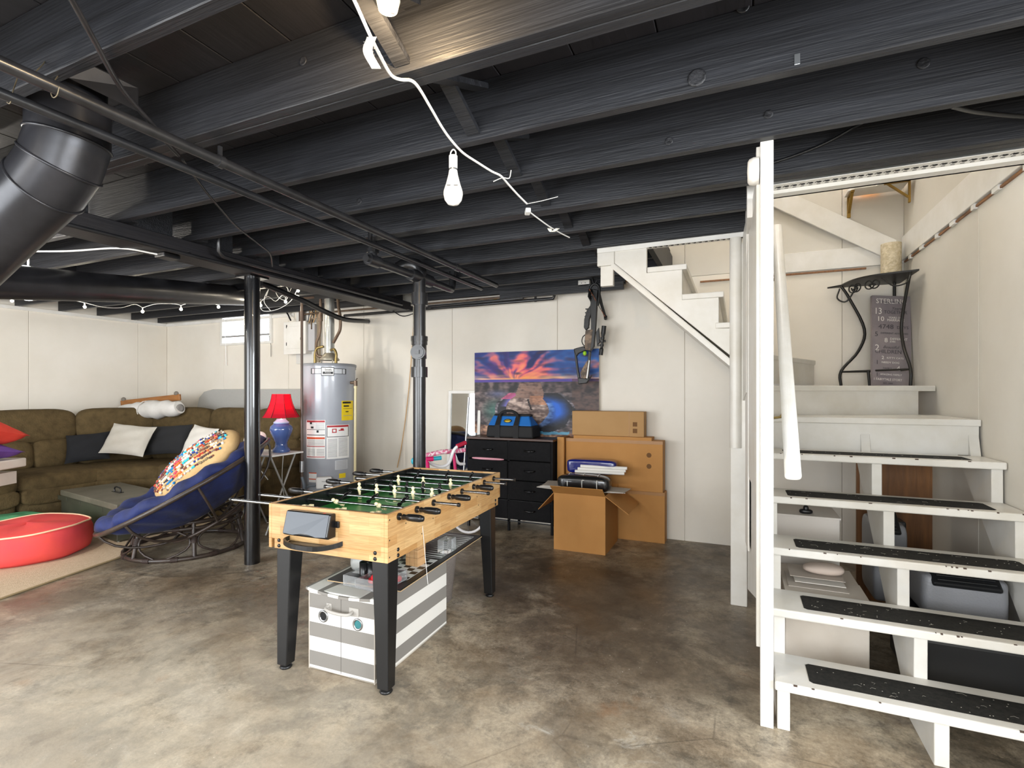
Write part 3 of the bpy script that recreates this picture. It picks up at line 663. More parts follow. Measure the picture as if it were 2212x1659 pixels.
obj('seam', MB().tube([q+Vector((0, 0, -.02)) for q in er[0]], .006, 6, closed=True), M_duct, du)
Q = [at(147, 168, z=2.48), at(204, 145, z=2.55), at(297, 190, z=2.55), at(296, 240, z=2.455)]
obj('boot_plate', MB().add([tuple(q) for q in Q]+[tuple(q+Vector((0, .004, .004))) for q in Q], [(0, 1, 2, 3), (4, 7, 6, 5), (0, 4, 5, 1), (1, 5, 6, 2), (2, 6, 7, 3), (3, 7, 4, 0)]), M_duct, du)
dn = thing('round_duct', 'long horizontal black round duct held by a metal strap', 'duct', (-4.2, 2.4, 2.1))
a0, a1, a2 = at(-160, 599, d=2.5), at(94, 613.7, d=3.2), at(448, 634.6, d=4.77); a3 = a2+(a2-a1)*.42
obj('pipe', MB().cyl(a0, a3, .098, n=32), M_duct, dn)
for q in (.0, .36): obj('seam', ring(MB(), a2.lerp(a3, q), a2-a1, .101), M_duct, dn)
q = a1-(a2-a1)*.06
obj('strap', ring(MB(), q, a2-a1, .106, .024), M_galv, dn)
obj('strap_hanger', MB().beam(q+Vector((0, 0, .08)), q+Vector((0.0, 0, .42)), .022, .003, (0, 1, 0)), M_galv, dn)
ds = thing('branch_duct', 'short black branch duct with angled end between the joists', 'duct', (-5, 3.2, 2.3))
f0, f1 = at(30, 580, d=4.4), at(215, 575, d=5.0)
obj('pipe', MB().cyl(f0, f1, .085, n=28), M_duct, ds); obj('end_boot', MB().cyl(f1, f1+(f1-f0).normalized()*.22+Vector((0, 0, .03)), .088, .12, n=28), M_duct, ds)
# cables overhead
def cable(label, pts, r=.005, m_=None, cat='cable', sub=5, name='cable', n=7):
    return tag(obj(name, MB().tube(pts, r, n, sub=sub), m_ or M_wire), label, cat)
cable('thick black armoured cable sagging from the near joists to the hung pipes', [at(150, -10, z=2.36), at(205, 90, z=2.345), at(262, 190, z=2.335), at(330, 270, z=2.33), at(358, 305, z=2.325), at(385, 335, z=2.33)], .0085, M_pipe)
cable('black twin cable sagging from the joists to the girder by the column', [at(395, 345, z=2.36), at(440, 408, z=2.345), at(480, 455, z=2.33), at(512, 490, z=2.32), at(560, 528, z=2.31), at(583, 548, z=2.30), at(588, 575, z=2.27)], .006)
for (pa, ya, pb, yb, lab) in (((1163, -5), None, (1163, 18), 1.842, 'black cable end poking from the nearest joist'),):
    cable(lab, [at(1158, -30, z=2.45), at(1160, -5, y=1.70), at(1163, 16, y=1.842)], .006)
cable('double black cable looping out of the second joist', [at(1215, 98, y=1.885), at(1225, 135, y=2.0), at(1240, 175, y=2.12), at(1268, 218, y=2.262)], .0065)
cable('thin black cable beside the looping double cable', [at(1222, 100, y=1.885), at(1236, 150, y=2.0), at(1252, 185, y=2.14), at(1270, 222, y=2.262)], .0045)
cable('double black cable crossing the third joist bay', [at(1290, 258, y=2.306), at(1305, 295, y=2.45), at(1322, 336, y=2.682)], .0065)
cable('black cable entering the fourth joist by the long staple run', [at(1327, 365, y=2.77), at(1340, 392, y=2.9), at(1356, 412, y=3.102)], .0055)
cable('short black cable end in the bay before the stair opening', [at(1368, 445, y=3.148), at(1375, 460, y=3.3), at(1386, 468, y=3.522)], .005)
cable('long black cable stapled along the joist toward the stair post', [at(812, 495, y=3.10), at(900, 478, y=3.1), at(1000, 448, y=3.1), at(1080, 432, y=3.1), at(1200, 424, y=3.09), at(1330, 408, y=3.095), at(1500, 384, y=3.09), at(1600, 358, y=2.95), at(1640, 352, y=2.8)], .0055)
cable('black cable rising along the joist right of the stair post', [at(1668, 352, y=2.68), at(1720, 335, y=2.675), at(1790, 306, y=2.67), at(1850, 272, y=2.6), at(1880, 255, y=2.45)], .007)
cable('glossy black cable crossing under the last near joist at far right', [at(2055, 230, y=2.31), at(2110, 242, y=2.45), at(2212, 252, y=2.6), at(2300, 255, y=2.65)], .0085)
# white extension cord with tags, plug and the bulbs
ex = thing('extension_cord', 'white extension cord tied along the joist undersides', 'cord', at(1000, 320, z=2.34))
zc = 2.335
path = [(735, -60), (765, 0), (800, 78), (822, 122), (845, 162), (866, 172), (888, 174), (905, 190), (930, 232), (955, 275), (975, 303), (1000, 330), (1030, 350), (1062, 370), (1082, 380), (1098, 398), (1118, 420), (1138, 440)]
obj('cord', MB().tube([at(x, y, z=zc) for x, y in path], .0048, 8, sub=4), M_cordw, ex)
obj('cord_end', MB().tube([at(x, y, z=zc) for x, y in ((1140, 455), (1160, 470), (1185, 488), (1210, 503), (1230, 513))], .004, 8, sub=4), M_cordw, ex)
pl = at(1140, 457, z=zc); obj('plug_socket', MB().box(-.014, .014, -.028, .028, -.012, .012, euler(0, 0, .5, pl)), M_cordw, ex, bevel=.004)
obj('cable_tie', MB().tube([at(1140, 440, z=zc), at(1170, 434, z=zc), at(1205, 425, z=zc)], .0018, 5), M_cordw, ex)
obj('cable_tie', MB().tube([at(1066, 392, z=zc), at(1085, 384, z=zc), at(1100, 385, z=zc), at(1104, 368, z=zc+.02)], .0025, 5, sub=3), M_cordw, ex)
def paper_tag(a, b, c, w):
    a, b, c = (Vector(q) for q in (a, b, c)); P = spline([a, b, c], 6); V = []; s_ = Vector((.9157, .4019, 0))*w
    for q in P: V += [q-s_, q+s_]
    return MB().add(V, [(2*i, 2*i+1, 2*i+3, 2*i+2) for i in range(len(P)-1)], True)
M_tag = mat('tag_paper', 'e8e3d4', .6)
k = at(803, 80, z=zc); t_ = obj('warning_tag', paper_tag(k, k+Vector((-.01, -.005, -.04)), k+Vector((.012, .005, -.088)), .013), M_tag, ex); md = t_.modifiers.new('solid', 'SOLIDIFY'); md.thickness = .0006
for i in range(7):
    text('lettering', ('WARNING', 'TO REDUCE', 'THE RISK OF', 'FIRE USE', 'INDOORS', 'UL LISTED', 'E172')[i], .0062, Matrix.Translation(k+Vector((-.004+.001*i, -.008, -.018-.009*i))) @ Matrix.Rotation(YAW, 4, 'Z') @ Matrix.Rotation(PI/2, 4, 'X'), mat('tag_ink', '5a5a60', .7), ex, .0001)
k = at(1193, 492, z=zc); t_ = obj('warning_tag', paper_tag(k+Vector((-.02, 0, 0)), k+Vector((0, 0, -.025)), k+Vector((.035, 0, -.008)), .012), M_tag, ex); md = t_.modifiers.new('solid', 'SOLIDIFY'); md.thickness = .0006
def bulb(name, label, top, lit, scale=1.):
    b_ = thing(name, label, 'light bulb', top); s = scale
    M_bw = mat('bulb_white_plastic', 'efeee9', .3)
    T = Vector(top)
    obj('neck', MB().lathe([(.017*s, 0), (.017*s, -.045*s), (.0165*s, -.05*s)], T, 20), M_bw, b_)
    obj('screw_cap', MB().lathe([(.0155*s, -.05*s), (.0155*s, -.058*s)], T, 20), M_steel, b_)
    obj('body', MB().lathe([(.0165*s, -.058*s), (.019*s, -.075*s), (.028*s, -.11*s), (.036*s, -.135*s), (.038*s, -.142*s)], T, 24, cap=False), M_bw, b_)
    obj('vent_slot', MB().box(-.022*s, -.006*s, -.0365*s, -.034*s, -.131*s, -.129*s, Matrix.Translation(T) @ Matrix.Rotation(YAW, 4, 'Z')).box(.006*s, .022*s, -.0365*s, -.034*s, -.131*s, -.129*s, Matrix.Translation(T) @ Matrix.Rotation(YAW, 4, 'Z')), M_dark, b_)
    obj('globe', MB().lathe([(.038*s, -.142*s), (.0385*s, -.155*s), (.034*s, -.176*s), (.022*s, -.192*s), (.0001, -.198*s)], T, 24, cap=False),
        mat('bulb_lit', 'fff1d2', .3, emit=45) if lit else mat('bulb_frosted', 'e6e3dc', .25), b_)
    return b_
hk = at(979, 322, z=zc-.012)
b_ = bulb('hanging_bulb', 'unlit white bulb hanging by a hook from the white cord', hk+Vector((0, 0, -.028)), False)
obj('hook', MB().tube([hk+Vector((-.012, 0, -.03)), hk+Vector((-.011, 0, -.012)), hk+Vector((0, 0, -.002)), hk+Vector((.011, 0, -.012)), hk+Vector((.012, 0, -.03))], .0028, 6, sub=4), M_cordw, b_)
bt = at(838, 4, z=2.42)
b_ = thing('ceiling_bulb', 'lit warm bulb in a pull-chain holder at the top of the picture', 'light bulb', (bt.x, bt.y, 2.58))
obj('holder', MB().lathe([(.055, .06), (.05, .02), (.022, 0), (.02, -.03)], (bt.x, bt.y, 2.54), 20), M_white, b_)
obj('globe', MB().lathe([(.016, 2.51), (.03, 2.46), (.033, 2.425), (.026, 2.398), (.0001, 2.389)], (bt.x, bt.y, 0), 20, cap=False), mat('bulb_lit', 'fff1d2'), b_)
kk = at(846, 12, d=1.36); obj('pull_bell', MB().lathe([(.002, .03), (.004, .012), (.009, 0), (.0001, 0)], kk+Vector((0, 0, -.02)), 10), M_white, b_)
obj('pull_chain', MB().cyl(kk, (kk.x, kk.y, 2.53), .0012, n=5), M_steel, b_)
light('ceiling_bulb_light', 'POINT', (bt.x, bt.y, 2.372), 20, (1, .72, .4), .012)
# bulb out of frame at left, then an added fill bulb behind the viewpoint
bulb('ceiling_bulb', 'lit bulb hanging left of the view between girder and left wall', (-4.7, 1.3, 2.36), True, .8)
light('ceiling_bulb_light', 'POINT', (-4.7, 1.3, 2.17), 62, (1, .93, .82), .035)
bulb('ceiling_bulb', 'added fill bulb hanging unseen behind the viewpoint', (-2.4, -.7, 2.36), True, .8)
light('ceiling_bulb_light', 'POINT', (-2.4, -.7, 2.17), 34, (1, .95, .86), .035)
# string lights under the left joists
sl_ = thing('string_lights', 'white string of small globe lights looped under the left joists', 'string lights', (-6, 3.4, 2.3))
bl_ = [(26, 650, 4.6), (183, 663, 5.0), (308, 673, 5.6), (391, 668, 5.6), (472, 663, 5.5), (563, 660, 5.4), (617, 652, 5.3), (644, 628, 4.9)]
M_fairy = mat('fairy_bulb_lit', 'fff3d8', .3, emit=30)
BP = []
for x, y, d_ in bl_:
    p = at(x, y, d=d_); BP.append(p); k_ = p.copy()
    obj('globe', MB().sphere(p, .0135*(d_/5), 14, 8), M_fairy, sl_)
    obj('socket', MB().cyl(p+Vector((0, 0, .014)), p+Vector((0, 0, .04)), .007, n=8), M_cordw, sl_)
    light('string_light', 'POINT', p-Vector((0, 0, .03)), 1.6, (1, .88, .68), .015)
for i in range(len(BP)-1):
    a, b = BP[i]+Vector((0, 0, .042)), BP[i+1]+Vector((0, 0, .042)); n_ = MB()
    w = ((0, .03, .02, .01), (0, -.03, -.02, .03), (0, .03, .03, .02), (0, .03, .03, .02), (0, .02, .03, .01), (0, .04, -.02, .03), (0, .02, .06, .03))[i]
    obj('wire', n_.tube([a, a.lerp(b, .3)+Vector((0, 0, w[1])), a.lerp(b, .6)+Vector((0, 0, w[2])), a.lerp(b, .85)+Vector((0, 0, w[3])), b], .003, 6, sub=4), M_cordw, sl_)
obj('wire', MB().tube([BP[0]+Vector((0, 0, .042)), at(-60, 636, d=4.4)], .003, 6), M_cordw, sl_)
for pts in (((644, 622), (628, 650), (600, 668), (570, 672), (560, 660)), ((590, 612), (600, 640), (618, 648), (622, 625), (608, 612)), ((575, 640), (580, 625), (570, 650), (585, 672)), ((700, 572), (680, 605), (668, 620), (650, 612))):
    obj('loose_wire', MB().tube([at(x, y, d=4.95) for x, y in pts], .0032, 6, sub=5), M_cordw, sl_)

# ------------------------------------------------------------------ drain stack and plumbing
dsx, dsy = -2.27, 3.37
dr = thing('drain_stack', 'black cast drain stack with clean-out and hubs rising to the ceiling', 'pipe', (dsx, dsy, 0))
obj('pipe', MB().cyl((dsx, dsy, 0), (dsx, dsy, 2.33), .049, n=28), M_pipe, dr)
def zpix(y): return EYE+(Y0-y)/F*4.0
for ya, yb, r in ((634, 660, .066), (728, 745, .063), (745, 775, .056), (793, 815, .064), (737, 727, .066)):
    obj('hub', MB().cyl((dsx, dsy, zpix(max(ya, yb))), (dsx, dsy, zpix(min(ya, yb))), r, n=28), M_pipe, dr, bevel=.004)
cz = zpix(762); dc = Vector((.40, -.92, 0)).normalized()
obj('cleanout', MB().cyl(Vector((dsx, dsy, cz)), Vector((dsx, dsy, cz))+dc*.07, .056, n=26).cyl(Vector((dsx, dsy, cz))+dc*.07, Vector((dsx, dsy, cz))+dc*.082, .046, n=26), M_pipe, dr, bevel=.003)
q = Vector((dsx, dsy, cz))+dc*.082; obj('cleanout_nut', MB().box(-.015, .015, -.018, 0, -.015, .015, euler(0, 0, .41, q)), M_pipe, dr)
zb = 2.25
n0 = Vector((dsx, dsy, zb)); n1 = Vector((dsx, 2.81, zb))
obj('branch', MB().cyl(n0, n0+(n1-n0)*.22, .05, .046, n=24).cyl(n0, n1, .03, n=22).cyl(n1+Vector((0, .06, 0)), n1-Vector((0, .05, 0)), .04, n=22).cyl(n1, n1+Vector((0, 0, .2)), .03, n=20).cyl(n1+Vector((0, 0, .05)), n1+Vector((0, 0, .075)), .042, n=20), M_pipe, dr, bevel=.003)
obj('branch_plug', MB().cyl(n1-Vector((0, .05, 0)), n1-Vector((0, .072, 0)), .027, n=6), M_pipe, dr)
n2 = Vector((dsx, 3.80, zb-.005))
obj('branch', MB().cyl(n0, n0.lerp(n2, .36), .05, .048, n=24).cyl(n0.lerp(n2, .3), n2, .03, n=22).tube([n2, n2+Vector((.0, .06, .0)), n2+Vector((.0, .08, .04)), n2+Vector((.0, .08, .16))], .03, 16), M_pipe, dr, bevel=.003)
obj('bend_top', MB().tube([(dsx, dsy, 2.25), (dsx, dsy, 2.31), (dsx-.03, dsy-.01, 2.345), (dsx-.10, dsy-.03, 2.35), (dsx-.16, dsy-.05, 2.32)], .052, 22, sub=4), M_pipe, dr)
# water lines along the top of the back wall
def wline(label, y, z, x0, x1, r, m_, end=None):
    t_ = thing('water_line', label, 'pipe', ((x0+x1)/2, y, z))
    pts = [(x0, y, z), (x1, y, z+.01)]+(end or [])
    obj('pipe', MB().tube(pts, r, 12), m_, t_)
    return t_
wline('upper copper water line along the top of the back wall', 4.82, 2.33, -4.95, -1.75, .011, M_copper)
t_ = wline('black water line with an elbow below the rim board', 4.80, 2.27, -4.3, -1.72, .016, M_pipe, [(-1.66, 4.80, 2.28), (-1.645, 4.79, 2.31), (-1.645, 4.75, 2.36)])
obj('hanger', MB().box(-1.86, -1.835, 4.795, 4.80, 2.26, 2.36), M_pipe, t_)
wline('lower black water line under the copper one', 4.76, 2.29, -3.2, -2.02, .013, M_pipe, [(-1.97, 4.76, 2.3), (-1.95, 4.75, 2.35)])
cable('drooping black wire tied under the water lines', [(-3.55, 4.74, 2.27), (-3.4, 4.72, 2.2), (-3.25, 4.72, 2.22), (-3.05, 4.74, 2.27)], .006)
cable('orange wire stapled down the back wall beside the drain stack', [at(897, 640, y=4.87), at(888, 780, y=4.88), at(880, 870, y=4.88), at(868, 960, y=4.87), at(858, 1010, y=4.87)], .005, mat('tan_wire', 'c39a63', .5))
cable('yellow cable along the wooden sill near the stair soffit', [at(1050, 655, y=4.85), at(1110, 632, y=4.85), at(1200, 622, y=4.85), at(1290, 618, y=4.85), at(1340, 603, y=4.85)], .005, mat('yellow_cable', 'c49a3a', .5))
ob = thing('outlet_box', 'white receptacle box under the rim board near the crossbow', 'outlet', at(1262, 610, y=4.72))
c = at(1262, 612, y=4.72); obj('box', MB().box(c.x-.055, c.x+.055, c.y-.02, c.y+.03, c.z-.028, c.z+.028), M_white, ob, bevel=.004)
obj('hole', MB().cyl((c.x-.02, c.y-.0215, c.z), (c.x-.02, c.y-.019, c.z), .004, n=8).cyl((c.x+.015, c.y-.0215, c.z), (c.x+.015, c.y-.019, c.z), .004, n=8), M_dark, ob)
fx = thing('drain_hose', 'thick black hose sagging from the girder to a fitting in the back wall', 'hose', at(700, 680, d=5.5))
hz = [at(565, 612, d=4.5), at(620, 635, d=4.7), at(660, 652, d=4.9), at(700, 672, d=5.2), at(745, 690, d=5.5), at(795, 694, y=4.89)]
obj('hose', MB().tube(hz, .026, 14, sub=5), M_wire, fx); obj('wall_collar', MB().cyl(hz[-1]-Vector((.02, .03, 0)), hz[-1], .034, n=16), M_white, fx)
tg = thing('valve_tag', 'dangling pale metal tag wired to the thinner hung pipe', 'tag', at(748, 512, z=2.25))
c = at(745, 508, d=3.5); obj('plate', MB().box(-.022, .022, -.001, .001, -.042, .042, euler(0, .1, YAW, c)), M_galv, tg)
obj('wire', MB().tube([c+Vector((-.0, 0, .04)), c+Vector((.01, 0, .08)), (-2.12, 2.64, 2.29)], .0015, 5, sub=3), M_steel, tg)
# ================================================================== foosball table
ft = thing('foosball_table', 'light wood foosball table with black legs and green pitch', 'game table', (-1.765, 2.455, 0), math.radians(2.7))
def butcher():
    m = bpy.data.materials.new('butcher_block'); m.use_nodes = True; nt = m.node_tree; N = nt.nodes; L = nt.links; b = N['Principled BSDF']
    tc = N.new('ShaderNodeTexCoord'); sx = N.new('ShaderNodeSeparateXYZ'); L.new(tc.outputs['Object'], sx.inputs[0])
    ad = N.new('ShaderNodeMath'); L.new(sx.outputs[0], ad.inputs[0]); L.new(sx.outputs[1], ad.inputs[1])
    cb = N.new('ShaderNodeCombineXYZ'); L.new(ad.outputs[0], cb.inputs[0]); L.new(sx.outputs[2], cb.inputs[1])
    br = N.new('ShaderNodeTexBrick'); L.new(cb.outputs[0], br.inputs[0]); br.inputs['Scale'].default_value = 1; br.inputs['Brick Width'].default_value = .17; br.inputs['Row Height'].default_value = .042
    br.inputs['Mortar Size'].default_value = .0004; br.inputs['Color1'].default_value = lin('d2ae7b'); br.inputs['Color2'].default_value = lin('b88b56'); br.inputs['Mortar'].default_value = lin('b08852'); br.offset = .37
    mp = N.new('ShaderNodeMapping'); mp.inputs['Scale'].default_value = (3, 3, 60); L.new(tc.outputs['Object'], mp.inputs[0])
    n = N.new('ShaderNodeTexNoise'); n.inputs['Scale'].default_value = 3; n.inputs['Detail'].default_value = 6; n.inputs['Distortion'].default_value = .8; L.new(mp.outputs[0], n.inputs[0])
    r = N.new('ShaderNodeValToRGB'); r.color_ramp.elements[0].position = .3; r.color_ramp.elements[0].color = (.66, .6, .52, 1); r.color_ramp.elements[1].position = .62; r.color_ramp.elements[1].color = (1, 1, 1, 1); L.new(n.outputs[0], r.inputs[0])
    mx = N.new('ShaderNodeMix'); mx.data_type = 'RGBA'; mx.blend_type = 'MULTIPLY'; mx.inputs[0].default_value = .8; L.new(br.outputs[0], mx.inputs[6]); L.new(r.outputs[0], mx.inputs[7])
    L.new(mx.outputs[2], b.inputs['Base Color']); b.inputs['Roughness'].default_value = .38
    return m
M_bb = butcher(); M_legb = mat('black_leg_paint', '151516', .35); M_plast = mat('black_gloss_plastic', '121213', .28); M_inner = mat('pitch_wall_black', '0f1112', .3)
hw, hl, zt_, z1, z0 = .34, .645, .815, .648, .602
for s in (-1, 1):
    obj('side_board', MB().box(s*hw-(.018 if s > 0 else 0), s*hw+(.018 if s < 0 else 0), -hl, hl, z1, zt_), M_bb, ft, True, bevel=.0015, seg=1)
    obj('side_liner', MB().box(s*(hw-.018)-(.006 if s > 0 else 0), s*(hw-.018)+(.006 if s < 0 else 0), -hl+.02, hl-.02, .70, zt_-.002), M_inner, ft, True)
    obj('end_board', MB().box(-hw+.018, hw-.018, s*hl-(.018 if s > 0 else 0), s*hl+(.018 if s < 0 else 0), z1, zt_-.0005), M_bb, ft, True, bevel=.0015, seg=1)
    obj('end_liner', MB().box(-hw+.02, hw-.02, s*(hl-.018)-(.006 if s > 0 else 0), s*(hl-.018)+(.006 if s < 0 else 0), .70, zt_-.01), M_inner, ft, True)
    obj('apron', MB().box(s*hw-(.018 if s > 0 else 0), s*hw+(.018 if s < 0 else 0), -hl+(.0), hl-.035, z0, z1), M_bb, ft, True, bevel=.0015, seg=1)
    obj('apron', MB().box(-hw+.035, hw-.018, s*hl-(.018 if s > 0 else 0), s*hl+(.018 if s < 0 else 0), z0, z1), M_bb, ft, True, bevel=.0015, seg=1)
obj('pitch', MB().box(-hw+.024, hw-.024, -hl+.024, hl-.024, .722, .732), mat('pitch_green', '3aa64a', .3, col2='2c8a3c', scale=4), ft, True)
pl_ = MB(); zz = .7322
def pline(x0, x1, y0, y1): pl_.box(x0, x1, y0, y1, zz, zz+.0004)
pline(-.3, .3, -.003, .003)
for s in (-1, 1):
    pline(-.19, .19, s*.36-.002, s*.36+.002); pline(-.19, -.186, min(s*.36, s*.62), max(s*.36, s*.62)); pline(.186, .19, min(s*.36, s*.62), max(s*.36, s*.62)); pline(-.1, .1, s*.5-.002, s*.5+.002)
pl_.tube([(.1*math.cos(i*PI/16), .1*math.sin(i*PI/16), zz) for i in range(32)], .002, 4, closed=True)
obj('pitch_lines', pl_, mat('pitch_line_white', 'd8e6d8', .5), ft, True)
for sx in (-1, 1):
    for sy in (-1, 1):
        cx, cy = sx*.285, sy*.575; a, b = .037, .026
        ox, oy = sx*.32, sy*.615                      # outer corner stays upright, inner faces taper
        V = []
        for z, w in ((.0+.022, .058), (z0+.04, .088)):
            V += [(ox, oy, z), (ox-sx*w, oy, z), (ox-sx*w, oy-sy*w, z), (ox, oy-sy*w, z)]
        fs = [(0, 1, 2, 3), (4, 7, 6, 5), (0, 4, 5, 1), (1, 5, 6, 2), (2, 6, 7, 3), (3, 7, 4, 0)]
        if sx*sy < 0: fs = [f[::-1] for f in fs]
        obj('leg', MB().add(V, fs), M_legb, ft, True, bevel=.004)
        obj('leveller', MB().lathe([(.026, 0), (.03, .006), (.026, .014), (.012, .016), (.012, .024)], (ox-sx*.029, oy-sy*.029, 0), 16), M_legb, ft, True)
        for z in (.616, .642):
            obj('bolt', MB().lathe([(.009, 0), (.0085, .003), (.004, .005), (.0001, .0045)], n=12, M=euler(PI/2, 0, 0, (ox-sx*.045, sy*hl, z)) if sy < 0 else euler(-PI/2, 0, 0, (ox-sx*.045, sy*hl, z))), M_plast, ft, True)
            obj('bolt', MB().lathe([(.009, 0), (.0085, .003), (.004, .005), (.0001, .0045)], n=12, M=euler(0, sx*PI/2, 0, (sx*hw, oy-sy*.05, z))), M_plast, ft, True)
for y, z in ((-.63, .79), (-.63, .70), (-.63, .625), (-.25, .71), (-.36, .66), (.28, .72), (.30, .665), (-.5, .745)):
    obj('screw', MB().lathe([(.004, 0), (.0001, .001)], n=8, M=euler(0, PI/2, 0, (hw, y, z))), M_dark, ft, True)
# score box and ball return on the near end
sb = obj('score_box', MB().prism([(-hl, .80), (-hl-.035, .80), (-hl-.062, .70), (-hl-.05, .69), (-hl, .69)], 'x', -.195, .062), M_plast, ft, True, bevel=.006)
obj('score_panel', MB().add([(-.188, -hl-.0375, .797), (.055, -hl-.0375, .797), (.055, -hl-.0635, .703), (.0, -hl-.0645, .699), (-.065, -hl-.063, .712), (-.13, -hl-.0645, .699), (-.188, -hl-.0635, .703)], [(0, 1, 2, 3, 4, 5, 6)][::-1]), mat('grey_acrylic', '3e444c', .4), sb, True)
obj('red_dot', MB().lathe([(.008, 0), (.0001, .001)], (.015, -hl-.02, .8), 12), mat('red_plastic', 'd02028', .35), sb, True)
obj('score_tab', MB().box(.062, .085, -hl-.012, -hl, .735, .765), M_plast, ft, True, bevel=.004)
rt = MB(); pts = [(-.21, -hl, .672), (-.20, -hl-.05, .668), (-.12, -hl-.082, .662), (0, -hl-.082, .662), (.07, -hl-.045, .668), (.10, -hl, .676)]
V = []
for x, y, z in [tuple(q) for q in spline([Vector(q) for q in pts], 4)]: V += [(x, y, z), (x, y, z-.022), (x, y+.012, z-.022), (x, y+.012, z)]
n_ = len(V)//4
rt.add(V, [(i*4+a, i*4+(a+1) % 4, i*4+4+(a+1) % 4, i*4+4+a) for i in range(n_-1) for a in range(4)])
rt.add([(p[0], p[1]+.004, .648) for p in pts]+[(.1, -hl, .648)], [tuple(range(7))])
obj('ball_return', rt, M_plast, ft, True)
# rods, handles and players
def player():
    b = MB()
    b.sphere((0, 0, .038), (.0115, .0115, .013), 12, 8); b.cyl((0, 0, .028), (0, 0, .015), .007, n=10)
    b.lathe([(.008, .022), (.015, .014), (.0155, 0), (.012, -.012), (.0085, -.025), (.0075, -.045), (.009, -.05)], n=12)
    b.box(-.011, .011, -.007, .009, -.068, -.05)
    return b
pm = {}
for k, m_ in (('cream', mat('cream_player', 'eddfb4', .4)), ('black', mat('black_player', '101011', .25))):
    me = bpy.data.meshes.new('player_'+k); b = player(); me.from_pydata([tuple(v) for v in b.v], [], b.f); me.polygons.foreach_set('use_smooth', b.sm); me.materials.append(m_); pm[k] = me
rods = [(-.56, 'cream', (-.2, 0, .2), 85, 'R', .30, .02), (-.41, 'cream', (-.13, .13), 60, 'R', .26, .02), (-.25, 'black', (-.2, -.02, .17), -75, 'L', .10, .15), (-.085, 'cream', (-.24, -.12, 0, .12, .24), 4, 'R', .1, .02),
        (.07, 'black', (-.24, -.13, -.02, .09, .2), -3, 'L', .12, .16), (.225, 'cream', (-.18, .0, .19), 6, 'R', .12, .02), (.38, 'black', (-.15, .1), -65, 'L', .1, .2), (.53, 'black', (-.22, .0, .18), -40, 'L', .1, .17)]
zr_ = .79
me_h = MB(); me_h.lathe([(.008, 0), (.013, .006), (.011, .02), (.0155, .03), (.017, .06), (.0165, .10), (.012, .115), (.0001, .118)], n=16)
for y, team, xs, tilt, side, shift, ho in rods:
    s = 1 if side == 'R' else -1
    # the handle side sticks out a little, the other side further by the rod's slack
    xo, xi = s*(hw+ho+.06), -s*(hw+.04+shift)
    r = obj('rod', MB().cyl((xo, y, zr_), (xi, y, zr_), .0075, n=12), M_chrome, ft, True)
    obj('handle', MB().lathe([(.009, 0), (.0135, .006), (.0105, .02), (.0155, .03), (.017, .055), (.0165, .09), (.012, .108), (.0001, .112)], n=16, M=euler(0, s*PI/2, 0, (s*(hw+ho), y, zr_))), M_plast, r, True)
    if abs(xi)-hw < .2 or side == 'R': obj('end_cap', MB().cyl((xi, y, zr_), (xi-s*.012, y, zr_), .0105, n=12), M_plast, r, True)
    for q in (-1, 1):
        obj('bearing', MB().cyl((q*(hw-.034), y, zr_), (q*(hw+.008), y, zr_), .0165, n=16), M_plast, ft, True)
    for x in xs:
        o = bpy.data.objects.new('player', pm[team]); C.objects.link(o); o.parent = r; o.matrix_basis = euler(math.radians(tilt), 0, 0, (x, y, zr_)) @ Matrix.Scale(.8, 4)
tag(obj('hanging_string', MB().cyl((-1.40, 2.12, .60), (-1.385, 2.13, .41), .0012, n=5).cyl((-1.40, 2.12, .60), (-1.41, 2.12, .70), .0012, n=5), M_cordw), 'thin pale string hanging off the long side of the foosball table', 'string')

# ------------------------------------------------------------------ striped storage bin and what lies on it
bx = thing('storage_bin', 'grey and white striped fabric storage bin under the foosball table', 'storage bin', (-1.735, 2.24, 0), math.radians(1.5))
def stripes(horizontal=True, sc_=.07):
    nm = 'bin_stripes' if horizontal else 'bin_lid_stripes'
    if nm in MATS: return MATS[nm]
    m = bpy.data.materials.new(nm); m.use_nodes = True; nt = m.node_tree; N = nt.nodes; L = nt.links; b = N['Principled BSDF']
    tc = N.new('ShaderNodeTexCoord'); sx = N.new('ShaderNodeSeparateXYZ'); L.new(tc.outputs['Object'], sx.inputs[0])
    sh_ = N.new('ShaderNodeMath'); sh_.inputs[1].default_value = .121 if horizontal else 1.0; L.new(sx.outputs[2 if horizontal else 0], sh_.inputs[0])
    a = N.new('ShaderNodeMath'); a.operation = 'DIVIDE'; a.inputs[1].default_value = sc_*2; L.new(sh_.outputs[0], a.inputs[0])
    f = N.new('ShaderNodeMath'); f.operation = 'FRACT'; L.new(a.outputs[0], f.inputs[0])
    g = N.new('ShaderNodeMath'); g.operation = 'GREATER_THAN'; g.inputs[1].default_value = .5; L.new(f.outputs[0], g.inputs[0])
    mx = N.new('ShaderNodeMix'); mx.data_type = 'RGBA'; L.new(g.outputs[0], mx.inputs[0]); mx.inputs[6].default_value = lin('7f7b75'); mx.inputs[7].default_value = lin('d9d6cf'); L.new(mx.outputs[2], b.inputs['Base Color']); b.inputs['Roughness'].default_value = .75
    MATS[nm] = m; return m
bw_, bd, bh = .195, .335, .388
obj('bin_body', MB().box(-bw_, bw_, -bd, bd, 0, bh), stripes(), bx, True, bevel=.004)
obj('piping', MB().tube([(-bw_, -bd, .004), (bw_, -bd, .004), (bw_, bd, .004), (-bw_, bd, .004)], .004, 6, closed=True).cyl((-bw_, -bd, 0), (-bw_, -bd, bh), .003, n=6).cyl((bw_, -bd, 0), (bw_, -bd, bh), .003, n=6), mat('bin_piping', 'b5ada1', .7), bx, True)
